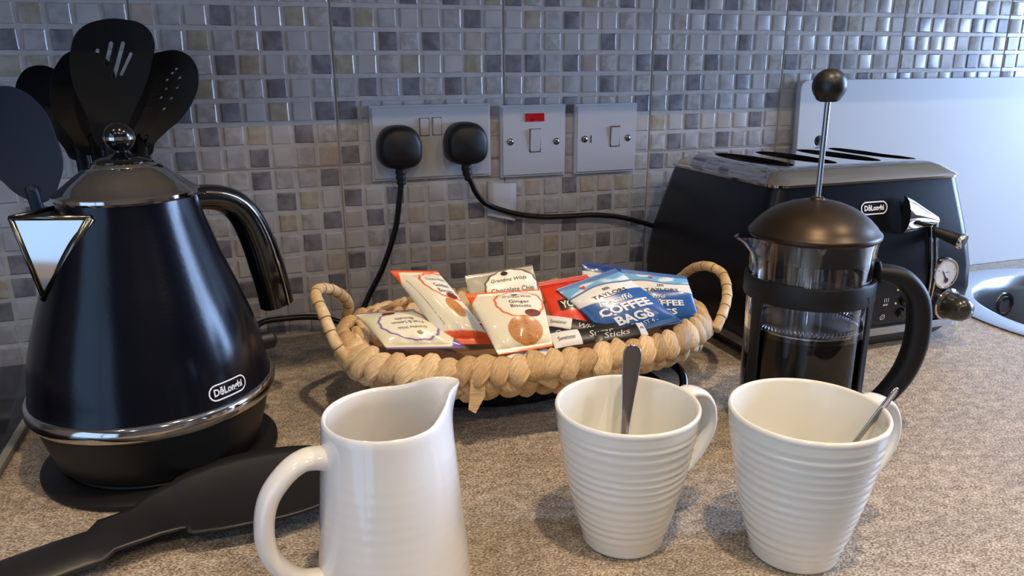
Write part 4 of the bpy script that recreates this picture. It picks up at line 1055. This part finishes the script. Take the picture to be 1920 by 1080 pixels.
packet('tea_packet', 'red tea bag packet with black name strip behind the blue coffee packet', 'tea packet',
       [(.1482, -.2518, .1121), (.1960, -.2590, .1174), (.2012, -.3130, .0700), (.1502, -.3050, .0690)], redp,
       [((235, 225, 205), [('text', 'YORKSHIRE', .64, -.47, .11, .80, {'bold': .03})]), ((40, 20, 20), [('text', 'TEA', .72, -.64, .10, .30)]), ((230, 190, 160), [('text', 'BREWED', .55, -.82, .04, .26)])], .007, 5)
def coffeep(seed, bot=.0):
    def f(u, v):
        c = base_col(u, (44, 92, 156))                      # blue body
        wav = .42 + .03 * np.sin(u * 5 + seed)
        c = paint(c, soft(v - wav), (226, 224, 218))        # white band
        w2 = .22 + .025 * np.sin(u * 7 + 1 + seed)
        c = paint(c, soft(v - w2 - .018), (40, 62, 106)); c = paint(c, soft(v - w2), (116, 174, 212))
        cl = np.sin(u * 9 + seed) * np.sin(v * 30 + 2 * u + seed) + .5 * np.sin(u * 17 + v * 20)
        c = paint(c, soft(.35 - cl, .5) * soft(v - w2 + .01) * soft(.07 - v), (216, 226, 232))
        c = paint(c, soft(v - .07), (48, 104, 176)); c = paint(c, soft(.93 - v), (40, 84, 150))
        for k in range(3): c = paint(c, soft(np.abs(v - (.02 + .02 * k)) - .003), (28, 66, 124)); c = paint(c, soft(np.abs(v - (.95 + .02 * k)) - .003), (28, 62, 116))
        return c
    return f
WH = (236, 238, 240); NV = (44, 42, 50); HR = (206, 74, 58)
def heart(cx, cy, s, a=1.1):
    P = []
    for k in range(16):
        t = 2 * PI * k / 16; x = 16 * math.sin(t) ** 3; y = 13 * math.cos(t) - 5 * math.cos(2 * t) - 2 * math.cos(3 * t) - math.cos(4 * t)
        P.append((cx + x / 16 * s, -cy + y / 16 * s * a))
    return ('poly', P)
def crown(cx, cy, s):
    return [('ring', [(cx - s + i * s * .66, -cy - s * .6), (cx - s + i * s * .66, -cy + s * .5)], s * .16, False) for i in range(4)] + [('ring', [(cx - s * .66 + i * s * .66 + s * .28 * math.cos(t), -cy + s * .15 + s * .3 * math.sin(t)) for t in [2 * PI * k / 8 for k in range(8)]], s * .12) for i in range(3)]
packet('coffee_packet', 'second blue coffee bag packet, right, partly behind the decaff one', 'coffee packet',
       [(.2400, -.2423, .1152), (.3007, -.2658, .1081), (.2986, -.2973, .0716), (.2362, -.2838, .0645)], coffeep(2.), 
       [(NV, [('text', 'TAYLORS', .52, -.385, .055, .50, {'bold': .01}), ('ring', [(.36, -.43), (.68, -.43)], .006, False)] + crown(.52, .30, .045)), (HR, [heart(.42, .13, .035)]),
        (WH, [('text', 'caff\u00e9', .40, -.52, .07, .30, {'shear': .35}), ('text', 'COFFEE', .48, -.64, .10, .66, {'bold': .03}), ('text', 'BAGS', .46, -.79, .10, .44, {'bold': .03})])], .007, 6)
packet('coffee_packet', 'dark blue packet end sticking up behind the two coffee packets', 'coffee packet',
       [(.2105, -.2132, .1186), (.2564, -.2271, .1113), (.2536, -.2455, .0756), (.2056, -.2290, .0815)], lambda u, v: paint(coffeep(4.)(u, v), soft(v - .24), (24, 58, 124)), [(HR, [heart(.3, .40, .03)])], .005, 7)
packet('coffee_packet', 'front blue decaff coffee bags packet tilted to the left', 'coffee packet',
       [(.1591, -.2708, .1098), (.2191, -.2724, .1248), (.2591, -.3278, .0864), (.1915, -.3211, .0738)], coffeep(.5),
       [(NV, [('text', 'TAYLORS', .50, -.385, .055, .52, {'bold': .01}), ('ring', [(.36, -.43), (.66, -.43)], .006, False)] + crown(.52, .30, .045)), (HR, [heart(.30, .15, .035)]),
        (WH, [('text', 'Decaff\u00e9', .47, -.505, .085, .50, {'shear': .35}), ('text', 'COFFEE', .50, -.64, .115, .74, {'bold': .035}), ('text', 'BAGS', .50, -.80, .115, .52, {'bold': .035}), ('text', '- ROAST 4 -', .54, -.905, .045, .42)])], .008, 8)

# sugar and whitener sticks at the front of the basket
m_stw = mat('white_stick_paper', (222, 220, 214), .5); m_std = mat('black_stick_paper', (30, 26, 26), .35)
def stick(label, c, ax, up, Ln, w, frac, words, seed):
    c = Vector(c); ax = Vector(ax).normalized(); up = Vector(up); up = (up - ax * up.dot(ax)).normalized(); s = up.cross(ax)
    t = thing('sugar_sachet', label, 'sachet', c)
    def pt(x, y, o=0.): # x -.5.. .5 along, y -1..1 across
        e = min(1, (.5 - abs(x)) / .12); th = .0022 * e * math.sqrt(max(0, 1 - y * y)) + .0002
        return ax * (x * Ln) + s * (y * w / 2) + up * (th + o + .0006 * math.sin(x * 9 + seed))
    def part(name, x0, x1, m):
        V, F = [], []; nx, ny = 12, 9
        for sg in (1, -1):
            for i in range(nx):
                for k in range(ny):
                    x = x0 + (x1 - x0) * i / (nx - 1); y = -1 + 2 * k / (ny - 1); p = pt(x, y)
                    if sg < 0: p = p - up * (2 * p.dot(up) - .0012 * math.sin(x * 9 + seed))
                    V.append(p)
        nn = nx * ny
        for i in range(nx - 1):
            for k in range(ny - 1):
                a = i * ny + k; F.append((a, a + 1, a + ny + 1, a + ny)); F.append((nn + a, nn + a + ny, nn + a + ny + 1, nn + a + 1))
        link(name, mesh(V, F), m, t)
    part('white_end', -.5, -.5 + frac, m_stw); part('dark_end', -.5 + frac, .5, m_std)
    if words:
        xs = -.5 + frac / 2; ik = Ink(lambda x, y: pt(xs + x, y, .0006)); ik.text(words[0], 0, .0, .55, frac * .62); ik.build('lettering', tm((60, 60, 66)), t)
        xs2 = .5 - (1 - frac) / 2; ik = Ink(lambda x, y: pt(xs2 + x, y, .0006)); ik.text(words[1], 0, .0, .8, (1 - frac) * .6, shear=.3, rot=(PI if ax.x < 0 else 0)); ik.build('lettering', tm((200, 196, 188)), t)
U = (-.15, -.6, .8)
stick('white-ended black sugar sachet lying foremost under the ginger packet', (.1130, -.3215, .0730), (.8, .45, .12), U, .050, .013, .5, ('sugar', 'Sugar'), 1)
stick('sachet with a broad white end, left one of the middle pair', (.1405, -.3070, .0800), (.9, -.25, -.02), U, .048, .017, .45, ('Sugar', 'Cane'), 2)
stick('sachet crossing on top of the others, white end highest', (.1650, -.3060, .0850), (.85, -.42, -.12), U, .056, .014, .42, ('Sweetener', 'White'), 3)
stick('sachet with a square white end at the front beside the spoon', (.1680, -.3220, .0810), (.97, .02, .03), U, .066, .016, .40, ('Sweetener', 'Sugar'), 4)
stick('black sachet with pale script, rightmost at the basket front', (.1985, -.3260, .0800), (-.97, -.04, -.06), U, .052, .014, .15, ('w', 'Sticks'), 5)
stick('black and white sachet half hidden beneath the middle pair', (.1330, -.3190, .0740), (.6, .75, .15), U, .045, .012, .35, None, 6)
